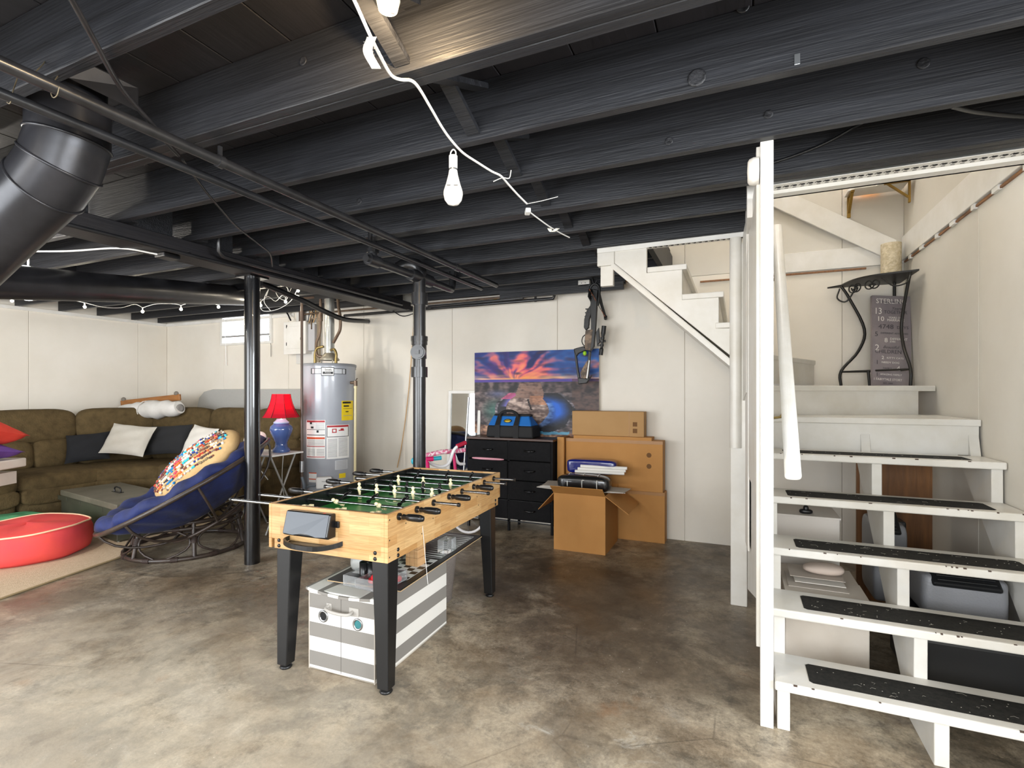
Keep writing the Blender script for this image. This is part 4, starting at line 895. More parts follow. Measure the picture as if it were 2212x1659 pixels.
lid = MB(); V = []; n_ = 12
for i in range(n_+1):
    x = -bw_-.012+(2*bw_+.024)*i/n_; sg_z = bh+.012-.018*math.sin(PI*i/n_)
    V += [(x, -bd-.012, sg_z), (x, bd+.012, sg_z+.008), (x, -bd-.012, sg_z-.014), (x, bd+.012, sg_z-.006)]
fs = []
for i in range(n_): o_ = i*4; fs += [(o_, o_+4, o_+5, o_+1), (o_+2, o_+3, o_+7, o_+6), (o_, o_+2, o_+6, o_+4), (o_+1, o_+5, o_+7, o_+3)]
fs += [(0, 1, 3, 2), (n_*4, n_*4+2, n_*4+3, n_*4+1)]
obj('lid', lid.add(V, fs), stripes(False, .062), bx, True, bevel=.003)
obj('centre_seam', MB().box(-.001, .001, -bd-.0016, -bd, .01, bh-.02), mat('bin_seam', '6f6b66', .8), bx, True)
obj('handle', MB().tube([(-.07, -bd, .325), (-.066, -bd-.03, .318), (0, -bd-.038, .312), (.066, -bd-.03, .312), (.07, -bd, .318)], .0075, 8, sub=4), mat('bin_handle_grey', 'a8a49e', .6), bx, True)
obj('handle_patch', MB().box(.05, .105, -bd-.003, -bd, .295, .335).box(-.085, -.055, -bd-.003, -bd, .305, .335), mat('bin_handle_grey', 'a8a49e'), bx, True)
for x, z in ((-.105, .268), (.1, .262)):
    g_ = obj('grommet', MB().lathe([(.028, 0), (.029, .005), (.023, .007), (.019, .003)], n=24, M=euler(PI/2, 0, 0, (x, -bd, z)), cap=False), M_chrome, bx, True)
    obj('grommet_hole', MB().lathe([(.0205, .0015), (.0001, .0018)], n=20, M=euler(PI/2, 0, 0, (x, -bd, z)), cap=False), mat('teal_fabric', '2a6f73', .6) if x > 0 else M_dark, g_, True)
gb = thing('game_board', 'black game board printed with chess squares and backgammon on the striped bin', 'game board', (-1.70, 2.52, .40), math.radians(4))
zg = .0
obj('panel', MB().box(-.22, .20, -.52, .46, zg, zg+.012), mat('board_black', '131314', .4), gb, True)
obj('panel_edge', MB().box(-.222, .202, -.522, .462, zg+.002, zg+.006), mat('board_edge_tan', 'c8ab83', .6), gb, True)
sq = MB()
for i in range(8):
    for j in range(8):
        if (i+j) % 2 == 0: sq.box(-.16+i*.04, -.12+i*.04, -.40+j*.04, -.36+j*.04, zg+.012, zg+.0125)
for a in ((-.164, .164, -.404, -.401), (-.164, .164, -.079, -.076), (-.164, -.161, -.404, -.076), (.161, .164, -.404, -.076)): sq.box(*a, zg+.012, zg+.0125)
bgw = mat('board_white_print', 'e6e6e4', .4)
obj('chess_squares', sq, bgw, gb, True)
tri = MB()
for i in range(12):
    y = -.03+i*.036
    for s in (-1, 1): tri.add([(s*.16, y, zg+.0126), (s*.16, y+.026, zg+.0126), (s*.02, y+.013, zg+.0126)], [(0, 1, 2) if s > 0 else (0, 2, 1)])
for a in ((-.166, .166, -.045, -.042), (-.166, .166, .412, .415), (-.166, -.163, -.045, .415), (.163, .166, -.045, .415)): tri.box(*a, zg+.012, zg+.0125)
obj('backgammon_points', tri, bgw, gb, True)
M_clear = mat('clear_plastic', 'f4f6f7', .08, trans=.9, ior=1.3)
ba = thing('parts_tray', 'clear plastic tray lying on the striped bin lid', 'tray', (-1.63, 2.04, .415), math.radians(-3))
obj('tray', MB().box(-.115, .115, -.10, -.097, 0, .05).box(-.115, .115, .097, .10, 0, .05).box(-.115, -.112, -.1, .1, 0, .05).box(.112, .115, -.1, .1, 0, .05).box(-.115, .115, -.1, .1, 0, .003).box(-.04, -.038, -.1, .1, 0, .04), M_clear, ba, True)
for i, x in enumerate((-.095, -.055)):
    tag(obj('black_cup', MB().lathe([(.024, 0), (.024, .075), (.021, .075), (.021, .006)], Vector((-1.63, 2.04, .419))+Vector((x, .03+.01*i, 0)), 20), M_plast), ('left black plastic dice cup in the clear tray', 'right black plastic dice cup in the clear tray')[i], 'cup')
rd = mat('red_gloss_plastic', 'd3202c', .2)
for i, (x, y, r_) in enumerate(((.0, .0, 0), (.055, -.03, 1), (.075, .05, 2))):
    pc = Vector((-1.63+x, 2.04+y, .419)); u_ = thing('hockey_mallet', ('red mallet standing upright in the clear tray', 'pale red mallet lying on its side in the clear tray', 'red mallet at the back of the clear tray beside the table leg')[i], 'mallet', pc)
    Mm = Matrix.Translation(pc) @ (Matrix.Identity(4) if i != 1 else Matrix.Translation((0, 0, .034)) @ Matrix.Rotation(1.2, 4, 'X'))
    obj('disc', MB().lathe([(.034, 0), (.036, .006), (.034, .016), (.022, .02)], n=24, M=Mm), rd if i != 1 else mat('pale_red_plastic', 'e2707a', .25), u_)
    obj('knob', MB().lathe([(.012, .018), (.011, .036), (.016, .046), (.015, .058), (.0001, .064)], n=16, M=Mm), rd, u_)
tag(obj('plastic_bottle', MB().lathe([(.0001, 0), (.045, .003), (.05, .02), (.05, .15), (.03, .19), (.018, .2), (.018, .22), (.0001, .222)], n=24, M=euler(0, PI/2-.08, .2, (-1.84, 2.13, .465))), mat('frosted_plastic', 'd9dad6', .35, trans=.5)), 'clear plastic jar lying on its side on the game board', 'jar')
wbk = thing('block_tower', 'stack of pale wooden blocks standing on the game board', 'block game', (-1.60, 2.35, .412))
for i in range(9):
    obj('block', MB().box(-1.645+(i % 3)*.027, -1.62+(i % 3)*.027, 2.31, 2.385, .413+(i//3)*.0455, .457+(i//3)*.0455), mat('pale_block_wood', 'c79f72', .5, col2='b98d5e', scale=8, stretch=(1, 1, 8)), wbk, bevel=.001, seg=1)
tag(obj('glass_puck_box', MB().box(-1.60, -1.53, 2.56, 2.66, .413, .49), M_clear, bevel=.004), 'clear plastic block box beside the backgammon print', 'box')
wb_ = thing('waste_basket', 'grey ribbed waste basket half hidden behind the striped bin', 'basket', (-1.80, 2.86, 0))
obj('basket', MB().lathe([(.10, 0), (.105, .01), (.132, .25), (.137, .30), (.133, .305), (.128, .30), (.10, .012), (.0001, .01)], (-1.80, 2.86, 0), 32), mat('grey_wicker', '8b827b', .7, col2='6d655f', scale=40, stretch=(1, 1, 12), bump=.5, bscale=80), wb_)
obj('liner', MB().lathe([(.128, .30), (.10, .1), (.0001, .09)], (-1.80, 2.86, 0), 24, cap=False), M_wire, wb_)
# ================================================================== lounge corner on the left
M_sofa = mat('brown_chenille', '473a25', .9, col2='67573a', scale=14, bump=.5, bscale=70, sheen=.0, contrast=.6, spec=.2)
so = thing('sectional_sofa', 'brown corduroy curved sectional sofa filling the corner', 'sofa', (-6.6, 3.6, 0))
def seat(bc, w, rz, bh=1.13, split=True, seed=1, sw=1., dpt=.98):
    # one sofa place facing local -y; bc = centre of its backrest on the floor
    M_ = Matrix.Translation(Vector((bc[0], bc[1], 0))) @ Matrix.Rotation(rz, 4, 'Z') @ Matrix.Translation((0, -dpt*.80, 0))
    obj('base', MB().cushion((0, .45*dpt, .17), (w*sw-.01, dpt*.92, .34), M_, .18, .16), M_sofa, so)
    obj('front_roll', MB().cushion((0, .02, .30), (w*sw-.006, .14, .20), M_, .5, .22), M_sofa, so)
    obj('seat_cushion', MB().cushion((0, .32*dpt, .425), (w*(sw+.02), dpt*.76, .20), M_, .45, .3, wob=.004, seed=seed), M_sofa, so)
    T = M_ @ Matrix.Translation((0, dpt*.80, 0)) @ Matrix.Rotation(-.14, 4, 'X')
    obj('back_pillow', MB().cushion((0, -.02, bh-.17), (w+.04, .30, .40), T, .5, .3, wob=.006, seed=seed+4), M_sofa, so)
    if split:
        for q in (-1, 1): obj('lumbar_pillow', MB().cushion((q*w/4, -.04, bh-.50), (w/2+.02, .27, .36), T, .5, .4, wob=.006, seed=seed+q+9), M_sofa, so)
    else: obj('lumbar_pillow', MB().cushion((0, -.04, bh-.50), (w+.02, .27, .36), T, .5, .35, wob=.006, seed=seed+9), M_sofa, so)
    obj('back_frame', MB().box(-w/2, w/2, dpt*.80, dpt*1.0, .05, bh-.12, M_), M_sofa, so, bevel=.05, seg=3)
H = PI/2
seat((-7.32, 1.40), .86, H, seed=2); seat((-7.32, 2.26), .86, H, seed=3); seat((-7.32, 3.12), .86, H, seed=5)
seat((-7.14, 3.90), .78, 1.138, split=False, seed=11, sw=.86); seat((-6.62, 4.37), .74, .40, split=False, seed=21, sw=.8)
seat((-5.85, 4.50), .79, 0, seed=31, dpt=.9); seat((-5.06, 4.50), .77, 0, seed=33, dpt=.9)
obj('arm', MB().cushion((-4.54, 4.38, .33), (.24, .98, .66), None, .3, .25).cushion((-4.54, 4.34, .62), (.28, .96, .2), None, .5, .3), M_sofa, so)
# scatter pillows
def pil(name, label, px, py, d, size, col_, tilt=-68, rz=0., roll=0, col2=None, seed=1, group=None):
    c = at(px, py, d=d); M_ = Matrix.Translation(c) @ Matrix.Rotation(rz, 4, 'Z') @ Matrix.Rotation(math.radians(-tilt), 4, 'X') @ Matrix.Rotation(roll, 4, 'Z')
    return tag(obj(name, MB().pillow(size, M_, seed=seed), mat('pillow_'+col_, col_, .9, col2=col2, scale=5, bump=.1, bscale=80)), label, 'pillow')
pil('throw_pillow', 'dark pillow at the sofa corner left of the first white pillow', 190, 966, 6.02, (.42, .36, .14), '1b1c20', -62, .85, .1, seed=1)
pil('throw_pillow', 'larger white throw pillow between the two dark pillows', 277, 950, 6.1, (.50, .40, .16), 'dcd8cf', -58, .55, -.12, '#cfcabf'[1:], 2)
pil('throw_pillow', 'charcoal throw pillow between the two white pillows', 362, 950, 6.3, (.54, .40, .15), '26272a', -60, .35, .06, None, 3)
pil('throw_pillow', 'smaller white throw pillow right of the charcoal pillow', 432, 953, 6.15, (.36, .38, .14), 'e3dfd7', -66, .25, -.15, None, 4)
# rolled blanket and wooden bed rail on top of the sofa back
rb = thing('rolled_blanket', 'white rolled blanket lying on the sofa back', 'blanket', at(325, 890, d=6.8))
c0, c1 = at(264, 888, d=6.75), at(388, 882, d=6.55)
m_ = MB(); n_ = 14; pts = [c0.lerp(c1, i/n_) for i in range(n_+1)]
m_.tube([p+Vector((0, 0, .012*math.sin(i*1.9))) for i, p in enumerate(pts)], [.075, .1, .098, .105, .1, .118, .12, .105, .1, .095, .08], 18)
obj('roll', m_, mat('white_cotton', 'e6e4e0', .9, col2='d6d3cd', scale=7, bump=.4, bscale=14), rb)
obj('tie', MB().tube([pts[6]+Vector((0, .118*math.cos(a), .118*math.sin(a))) for a in [i*PI/8 for i in range(16)]], .005, 6, closed=True), mat('white_cotton', 'e6e4e0'), rb)
obj('roll_end', MB().lathe([(.05, 0), (.055, .01), (.03, .02), (.0001, .012)], n=16, M=Matrix.Translation(c1) @ Matrix.Rotation(PI/2, 4, 'Y')), mat('grey_lining', '8d8a86', .9), rb)
wr_ = thing('wooden_rail', 'orange wood board with end pegs resting behind the rolled blanket', 'board', at(325, 866, d=6.9))
r0, r1 = at(262, 872, d=6.95), at(390, 858, d=6.75)
obj('board', MB().beam(r0, r1, .03, .085), mat('orange_oak', 'a9713a', .45, col2='8d5a2b', scale=4, stretch=(1, 6, 10)), wr_, bevel=.01)
for q in (.04, .93): p = r0.lerp(r1, q); obj('peg', MB().sphere(p+Vector((0, 0, .055)), (.035, .025, .03), 12, 8), mat('grey_peg', '7d766c', .6), wr_)
# big grey rounded panel behind the sofa
gp = tag(obj('grey_panel', MB().prism([(-7.0, .4), (-7.0, 1.15), (-6.96, 1.28), (-6.86, 1.36), (-6.68, 1.395), (-4.66, 1.395), (-4.62, 1.36), (-4.62, .4)], 'y', 4.845, 4.89), mat('grey_laminate', 'b6b5b1', .6, col2='aaa9a5', scale=120, contrast=.5), bevel=.006), 'large pale grey rounded tabletop standing behind the sofa', 'tabletop')
# rug
rugp = [(-4.30, 1.35), (-4.92, 3.76), (-6.2, 3.74), (-6.45, 3.2), (-6.45, .6), (-4.12, .6)]
rg_ = thing('area_rug', 'beige low-pile rug in front of the sofa', 'rug', (-5.6, 2.5, 0))
obj('pile', MB().prism(rugp, 'z', .0, .009), mat('beige_carpet', 'c6b297', .95, col2='b5a084', scale=60, bump=.5, bscale=250), rg_)
obj('binding', MB().tube([(-4.12, .6, .006), (-4.30, 1.35, .006), (-4.92, 3.76, .006)], .007, 6), mat('rug_binding', '94815f', .9), rg_)
# footlocker
tk = thing('footlocker', 'olive green metal footlocker standing on the rug as a coffee table', 'trunk', (-5.06, 2.76, .009), math.radians(171.5))
M_ol = mat('olive_paint', '3a3b31', .45, col2='444437', scale=6, bump=.08)
tw, tdp, th_ = 1.32, .52, .34
obj('chest', MB().box(0, tw, -tdp, 0, .01, th_-.055), M_ol, tk, True, bevel=.006)
obj('lid', MB().box(-.006, tw+.006, -tdp-.006, .006, th_-.055, th_), mat('olive_lid', '5a574a', .5, col2='6d685a', scale=5, bump=.08), tk, True, bevel=.008)
for x in (.42, .95, 1.28): obj('front_panel', MB().box(x-.12, x+.12, .0, .004, .235, .28), M_ol, tk, True, bevel=.002)
obj('lid_handle', MB().tube([(.62, -.26, th_), (.62, -.26, th_+.035), (.66, -.26, th_+.05), (.72, -.26, th_+.05), (.76, -.26, th_+.035), (.76, -.26, th_)], .007, 8, sub=3), M_wire, tk, True)
obj('handle_plate', MB().box(.6, .78, -.28, -.24, th_, th_+.004), M_wire, tk, True)
for x, y in ((.02, -.02), (.02, -tdp+.02), (tw-.02, -.02), (tw-.02, -tdp+.02)): obj('foot', MB().cyl((x, y, 0), (x, y, .012), .012, n=10), M_steel, tk, True)
# poufs
def pouf(name, label, c, r, h, colr, pip):
    p = thing(name, label, 'pouf', (c[0], c[1], .009))
    pr = [(.0001, 0), (r*.86, .0), (r*.97, .03), (r*1.0, h*.35), (r*.985, h*.75), (r*.95, h*.96), (r*.93, h), (r*.8, h+.012), (r*.4, h+.02), (.0001, h+.022)]
    m_ = MB().lathe(pr, (0, 0, 0), 40); rr = random.Random(3)
    for i, v in enumerate(m_.v):
        a = math.atan2(v.y, v.x); k_ = 1+.018*math.sin(5*a+1)+.012*math.sin(9*a+2*v.z*9); v.x *= k_; v.y *= k_; v.z *= 1+.04*math.sin(3*a+.6)
    m_.v = [Vector((v.x+c[0], v.y+c[1], v.z+.009)) for v in m_.v]
    obj('cover', m_, colr, p)
    pts = []
    for i in range(40):
        a = i*2*PI/40; k_ = 1+.018*math.sin(5*a+1)+.012*math.sin(9*a+2*h*9); pts.append((c[0]+r*.945*k_*math.cos(a), c[1]+r*.945*k_*math.sin(a), .009+(h+.002)*(1+.04*math.sin(3*a+.6))))
    obj('piping', MB().tube(pts, .007, 6, closed=True), pip, p)
pouf('floor_pouf', 'big round red floor pouf with pale piping on the rug', (-5.38, 2.26), .43, .24, mat('red_cotton', 'd24048', .85, col2='dc4a3f', scale=3, bump=.15, bscale=20), mat('pale_piping', 'efc5a2', .8))
g_ = pil('floor_cushion', 'green printed floor cushion behind the red pouf', 40, 1132, 4.9, (.62, .62, .2), '3f8a5c', 5, .3, 0, '5ea878', 8)
# stack at the left edge
bxl = thing('open_carton', 'pale carton with an open flap at the left edge of the picture', 'box', (-6.35, 1.9, .56))
q = at(-72, 1030, d=4.35)
Mb = Matrix.Translation((q.x, q.y, 0)) @ Matrix.Rotation(YAW+.1, 4, 'Z')
obj('tray', MB().box(-.5, .19, -.12, .36, .67, .75, Mb), mat('pale_carton', 'd9d0c4'), bxl, bevel=.01)
obj('flap', MB().box(-.09, .09, -.002, .002, -.1, .1, Mb @ euler(-.35, .35, .2, (-.04, -.14, .60))), mat('tan_paper', 'c0a27a', .8), bxl)
obj('stand', MB().box(-.45, .12, 0, .34, .52, .63, Mb), M_cardw, bxl)
pil('throw_pillow', 'purple folded pillow at the left edge under the red one', -78, 975, 4.4, (.62, .46, .16), '5b3a86', 8, YAW, .1, '6c489a', 9)
pil('throw_pillow', 'bright red pillow on top of the purple one at the left edge', -82, 934, 4.4, (.72, .5, .24), 'cf3f2c', 14, YAW+.1, -.12, 'b92f22', 10)

# ------------------------------------------------------------------ papasan chair
pc = thing('papasan_chair', 'round rattan papasan chair with navy velvet cushion', 'chair', (-4.40, 2.90, 0))
M_rat = mat('dark_rattan', '2c241f', .4, col2='43372f', scale=10, bump=.15); M_bind = mat('rattan_binding', '30211a', .6, bump=.5, bscale=150)
PC = Vector((-4.41, 2.97, 0))
def circ(c, r, z, n=48, ex=1.): return [Vector((c.x+r*math.cos(i*2*PI/n), c.y+r*math.sin(i*2*PI/n), z)) for i in range(n)]
rb_, rt2, zt2 = .455, .40, .29
obj('base_ring', MB().tube(circ(PC, rb_, .018), .018, 10, closed=True), M_rat, pc)
obj('top_ring', MB().tube(circ(PC, rt2, zt2), .017, 10, closed=True), M_rat, pc)
obj('top_ring', MB().tube(circ(PC, rt2+.01, zt2-.045), .014, 10, closed=True), M_rat, pc)
for k in range(6):
    a = k*PI/3+.55; b0 = PC+Vector((rb_*math.cos(a), rb_*math.sin(a), .02)); b1 = PC+Vector(((rt2)*math.cos(a), (rt2)*math.sin(a), zt2))
    obj('leg', MB().cyl(b0, b1, .016, n=10), M_rat, pc)
    for s in (-1, 1):
        pts = []
        for t in range(9):
            u_ = t/8; aa = a+s*(.06+.36*abs(2*u_-1)**2.2); rr_ = rb_+(rt2-rb_)*u_; pts.append(PC+Vector((rr_*math.cos(aa), rr_*math.sin(aa), .03+(zt2-.07)*u_)))
        obj('curved_strut', MB().tube(pts, .009, 8), M_rat, pc)
    mid = b0.lerp(b1, .5); obj('binding', MB().cyl(mid-(b1-b0).normalized()*.025, mid+(b1-b0).normalized()*.025, .027, n=10), M_bind, pc)
    for rr_, z_, rad in ((rb_, .018, .022), (rt2+.008, zt2-.045, .019)):
        for da in (-.3, .3):
            p = PC+Vector((rr_*math.cos(a+da), rr_*math.sin(a+da), z_)); t_ = Vector((-math.sin(a+da), math.cos(a+da), 0))*.025; obj('binding', MB().cyl(p-t_, p+t_, rad, n=10), M_bind, pc)
# tilted bowl: local z = bowl axis
lf = Vector((-.9157, -.4019, 0)); fw = Vector((-.4019, .9157, 0))
bc = at(408, 1042, d=4.3); tl = math.radians(29)
dn_ = (lf+fw*-.5).normalized(); zax = (Vector((0, 0, 1))*math.cos(tl)+dn_*math.sin(tl)).normalized(); xax = (dn_-zax*dn_.dot(zax)).normalized(); yax = zax.cross(xax)
MBW = Matrix((xax, yax, zax)).transposed().to_4x4(); MBW.translation = bc
RB = .69
obj('bowl_rim', MB().tube([MBW @ Vector((RB*math.cos(i*PI/28), RB*math.sin(i*PI/28), 0)) for i in range(56)], .018, 10, closed=True), M_rat, pc)
for k in range(8):
    a = k*PI/4+.2; obj('bowl_rib', MB().tube([MBW @ Vector((RB*math.cos(PI/2*t/8)*math.cos(a), RB*math.cos(PI/2*t/8)*math.sin(a), -.40*math.sin(PI/2*t/8))) for t in range(9)], .010, 8), M_rat, pc)
obj('bowl_ring', MB().tube([MBW @ Vector((.32*math.cos(i*PI/20), .32*math.sin(i*PI/20), -.36)) for i in range(40)], .012, 8, closed=True), M_rat, pc)
M_navy = mat('navy_velvet', '0c163e', .75, col2='142560', scale=6, bump=.7, bscale=13, sheen=.04)
def bowl_cushion(n=96, m=30):
    # section through the padding: centre of the seat, up the inside to the fat rolled edge, and back under
    sec = [(.0001, -.17), (.12, -.165), (.25, -.145), (.38, -.09), (.48, -.02), (.55, .05), (.605, .075), (.65, .06), (.67, .02), (.64, -.03), (.58, -.075), (.48, -.15), (.36, -.225), (.2, -.275), (.0001, -.29)]
    S_ = spline([Vector((a, 0, b)) for a, b in sec], 3); V = []; k = len(S_)
    for j, q in enumerate(S_):
        e = max(0, min(1, (q.x-.15)/.5))
        for i in range(n):
            a = i*2*PI/n; lobe = abs(math.sin(4*a+.4))**.45-.75
            r = q.x*(1+.05*lobe*e+.010*math.sin(31*a+4*q.z)*e); z = q.z+.05*lobe*e+.012*math.sin(17*a+9*q.x)*e
            V.append(MBW @ Vector((max(r, 0)*math.cos(a), max(r, 0)*math.sin(a), z)))
    return MB().add(V, [(j*n+i, j*n+(i+1) % n, (j+1)*n+(i+1) % n, (j+1)*n+i) for j in range(k-1) for i in range(n)], True)
cu_ = obj('cushion', bowl_cushion(), M_navy, pc)
for k in range(8):
    a = k*PI/4-.1; lobe = -.75
    obj('seam', MB().tube([MBW @ Vector((r*(1+.05*lobe)*math.cos(a), r*(1+.05*lobe)*math.sin(a), z+.006+.05*lobe*max(0, (r-.15)/.5))) for r, z in ((.12, -.165), (.25, -.145), (.38, -.09), (.48, -.02), (.55, .05), (.605, .075), (.65, .06))], .005, 5), mat('navy_seam', '0d1638', .8), cu_)
# braided rag pillow lying in the bowl
rp = thing('rag_pillow', 'tan oval pillow covered with rows of multicoloured rag knots in the papasan', 'pillow', (-4.38, 2.88, .75))
pz = (lf*.40+Vector((0, 0, .62))-fw*.66).normalized(); px_ = (Vector((0, 0, 1))*.68-lf*.73); px_ = (px_-pz*px_.dot(pz)).normalized(); py_ = pz.cross(px_)
MP = Matrix((px_, py_, pz)).transposed().to_4x4(); MP.translation = at(428, 1003, d=4.2)
obj('cover', MB().sphere((0, 0, 0), (.40, .23, .11), 36, 16, MP, .9, 1.), mat('tan_cotton', 'c9a877', .9, col2='bb9866', scale=6, bump=.3, bscale=25), rp)
kn_ = MB(); pal = [lin(c) for c in ('e9e2d6', 'cfc6b8', '5c4a44', 'a79a88', 'e4dccd', '8a7468', 'd8cfc0', 'b5402c', '2a7fb8', '39b7c9', '6a2f35', 'e06a34', '8c7b5e', '3b3a4a', 'efe9dd', '7b4a3a', 'c94f5f', '283f8a')]; rr = random.Random(5)
for row in range(9):
    yv = -.155+row*.036; L_ = .36*math.sqrt(max(0, 1-(yv/.2)**2)); nn = int(2*L_/.016)
    for i in range(nn):
        xv = -L_+i*.016+rr.uniform(-.004, .004); e = (xv/.40)**2+((yv)/.23)**2
        if e > .9: continue
        zv = .11*(1-e)**.45; s_ = rr.uniform(.008, .013); f0 = len(kn_.f)
        kn_.sphere(MP @ Vector((xv, yv+rr.uniform(-.006, .006), zv+.004)), (s_, s_, s_), 6, 4)
        cc = pal[(row*5+int(i/5)*3+rr.choice((0, 0, 0, 1, 5))) % len(pal)]; kn_.col += [cc]*(len(kn_.f)-f0)
obj('rag_knots', kn_, mat('rag_cloth', 'ffffff', .9, attr='tint'), rp, kind='stuff')

# ------------------------------------------------------------------ folding tray table with the lamp
tt = thing('tray_table', 'white folding tray table with crossed metal legs beside the sofa end', 'side table', (-4.40, 3.86, 0))
Mt = Matrix.Translation((-4.25, 3.66, 0)) @ Matrix.Rotation(.05, 4, 'Z'); zT = .76
obj('tray_top', MB().box(-.27, .27, -.20, .20, zT-.016, zT, Mt), mat('white_laminate', 'e9e8e4', .35), tt, bevel=.006)
M_tub = mat('satin_tube', 'c2c2be', .3, metal=.6)
for s in (-1, 1):
    x = s*.22
    obj('leg', MB().tube([Mt @ Vector((x, -.17, zT-.02)), Mt @ Vector((x, -.15, zT-.06)), Mt @ Vector((x, .20, .0+.008))], .009, 8), M_tub, tt)
    obj('leg', MB().tube([Mt @ Vector((x*.86, .17, zT-.02)), Mt @ Vector((x*.86, .15, zT-.06)), Mt @ Vector((x*.86, -.20, .0+.008))], .009, 8), M_tub, tt)
obj('crossbar', MB().cyl(Mt @ Vector((-.22, .02, .33)), Mt @ Vector((.22, .02, .33)), .006, n=8), M_tub, tt)
obj('latch', MB().beam(Mt @ Vector((.02, -.12, .62)), Mt @ Vector((.06, -.05, .50)), .016, .008), M_tub, tt)
lp = thing('table_lamp', 'blue swirled ceramic table lamp with flared red shade', 'lamp', (-4.29, 3.80, zT))
LP = Vector((-4.15, 3.74, zT))
obj('base', MB().lathe([(.075, 0), (.085, .012), (.08, .03), (.06, .05), (.055, .09), (.075, .14), (.098, .19), (.108, .225), (.1, .255), (.075, .275), (.07, .285)], LP, 32),
    mat('blue_marbled_glaze', '1d3270', .12, col2='6d86bd', scale=3, stretch=(1, 1, 1.2), coat=.6, contrast=.5, detail=2), lp)
obj('collar', MB().lathe([(.07, .285), (.074, .293), (.068, .30), (.05, .315), (.042, .33), (.0001, .333)], LP, 28), mat('pale_blue_glaze', 'a9c0dc', .2), lp)
obj('stem', MB().cyl(LP+Vector((0, 0, .32)), LP+Vector((0, 0, .50)), .008, n=10), M_brass, lp)
def shade():
    prof = [(.175, .345), (.15, .38), (.125, .43), (.105, .48), (.092, .53), (.085, .575)]; n = 8; V = []; fs = []
    for r, z in prof: V += [(LP.x+r*math.cos(i*2*PI/n+.3), LP.y+r*math.sin(i*2*PI/n+.3), LP.z+z) for i in range(n)]
    for k in range(len(prof)-1): fs += [(k*n+i, k*n+(i+1) % n, (k+1)*n+(i+1) % n, (k+1)*n+i) for i in range(n)]
    return MB().add(V, fs)
ms = mat('red_silk_shade', 'c01032', .6, trans=0); ms.node_tree.nodes['Principled BSDF'].inputs['Subsurface Weight'].default_value = 0
tn = ms.node_tree.nodes; tr_ = tn.new('ShaderNodeBsdfTranslucent'); tr_.inputs[0].default_value = lin('ff1848'); mxs = tn.new('ShaderNodeMixShader'); mxs.inputs[0].default_value = .4
out = [n for n in tn if n.type == 'OUTPUT_MATERIAL'][0]; ms.node_tree.links.new(tn['Principled BSDF'].outputs[0], mxs.inputs[1]); ms.node_tree.links.new(tr_.outputs[0], mxs.inputs[2]); ms.node_tree.links.new(mxs.outputs[0], out.inputs[0])
s_ = obj('shade', shade(), ms, lp); md = s_.modifiers.new('solid', 'SOLIDIFY'); md.thickness = .002
for i in range(8):
    a = i*2*PI/8+.3; obj('shade_rib', MB().tube([(LP.x+r*math.cos(a), LP.y+r*math.sin(a), LP.z+z) for r, z in [(.177, .345), (.152, .38), (.127, .43), (.107, .48), (.094, .53), (.087, .575)]], .003, 5), mat('dark_red_braid', '6e0a1c', .7), lp)
obj('bulb', MB().sphere(LP+Vector((0, 0, .47)), .03, 14, 8), mat('lamp_bulb_lit', 'fff4e0', .3, emit=20), lp)
light('table_lamp_light', 'POINT', LP+Vector((0, 0, .52)), 2.6, (1, .92, .8), .03)
bwl = thing('white_bowl', 'white crumpled cloth in a white bowl beside the blue lamp', 'bowl', (-4.55, 3.78, zT))
obj('bowl', MB().lathe([(.05, 0), (.085, .03), (.1, .085), (.096, .085), (.08, .034), (.0001, .01)], (-4.40, 3.62, zT), 28), mat('white_ceramic', 'e9e7e2', .3), bwl)
obj('cloth', MB().cushion((-4.42, 3.66, zT+.12), (.22, .16, .16), None, .8, .8, wob=.08, seed=12), mat('white_cotton', 'e6e4e0'), bwl)
cable('white lamp flex hanging behind the tray table', [(-4.28, 3.885, zT-.01), (-4.30, 3.885, .45), (-4.26, 3.885, .15), (-4.34, 3.86, .02), (-4.42, 3.8, .012)], .0035, M_cordw)
cable('second white flex hanging at the left of the tray table', [(-4.56, 3.72, .70), (-4.55, 3.76, .4), (-4.50, 3.74, .2), (-4.54, 3.72, .05), (-4.44, 3.66, .012)], .0035, M_cordw)
cl_ = MB(); rr = random.Random(2)
cl_.tube([Vector((-4.22+rr.uniform(-.14, .14), 3.78+rr.uniform(-.1, .1), .01+rr.uniform(0, .04))) for _ in range(26)], .004, 5, sub=4)
tag(obj('cable_tangle', cl_, M_cordw), 'tangle of white cables on the floor under the tray table', 'cables')
cable('yellow cord on the floor beside the foosball table', [(-4.2, 3.6, .006), (-3.9, 3.66, .006), (-3.6, 3.9, .006)], .005, mat('yellow_cable', 'c49a3a'))
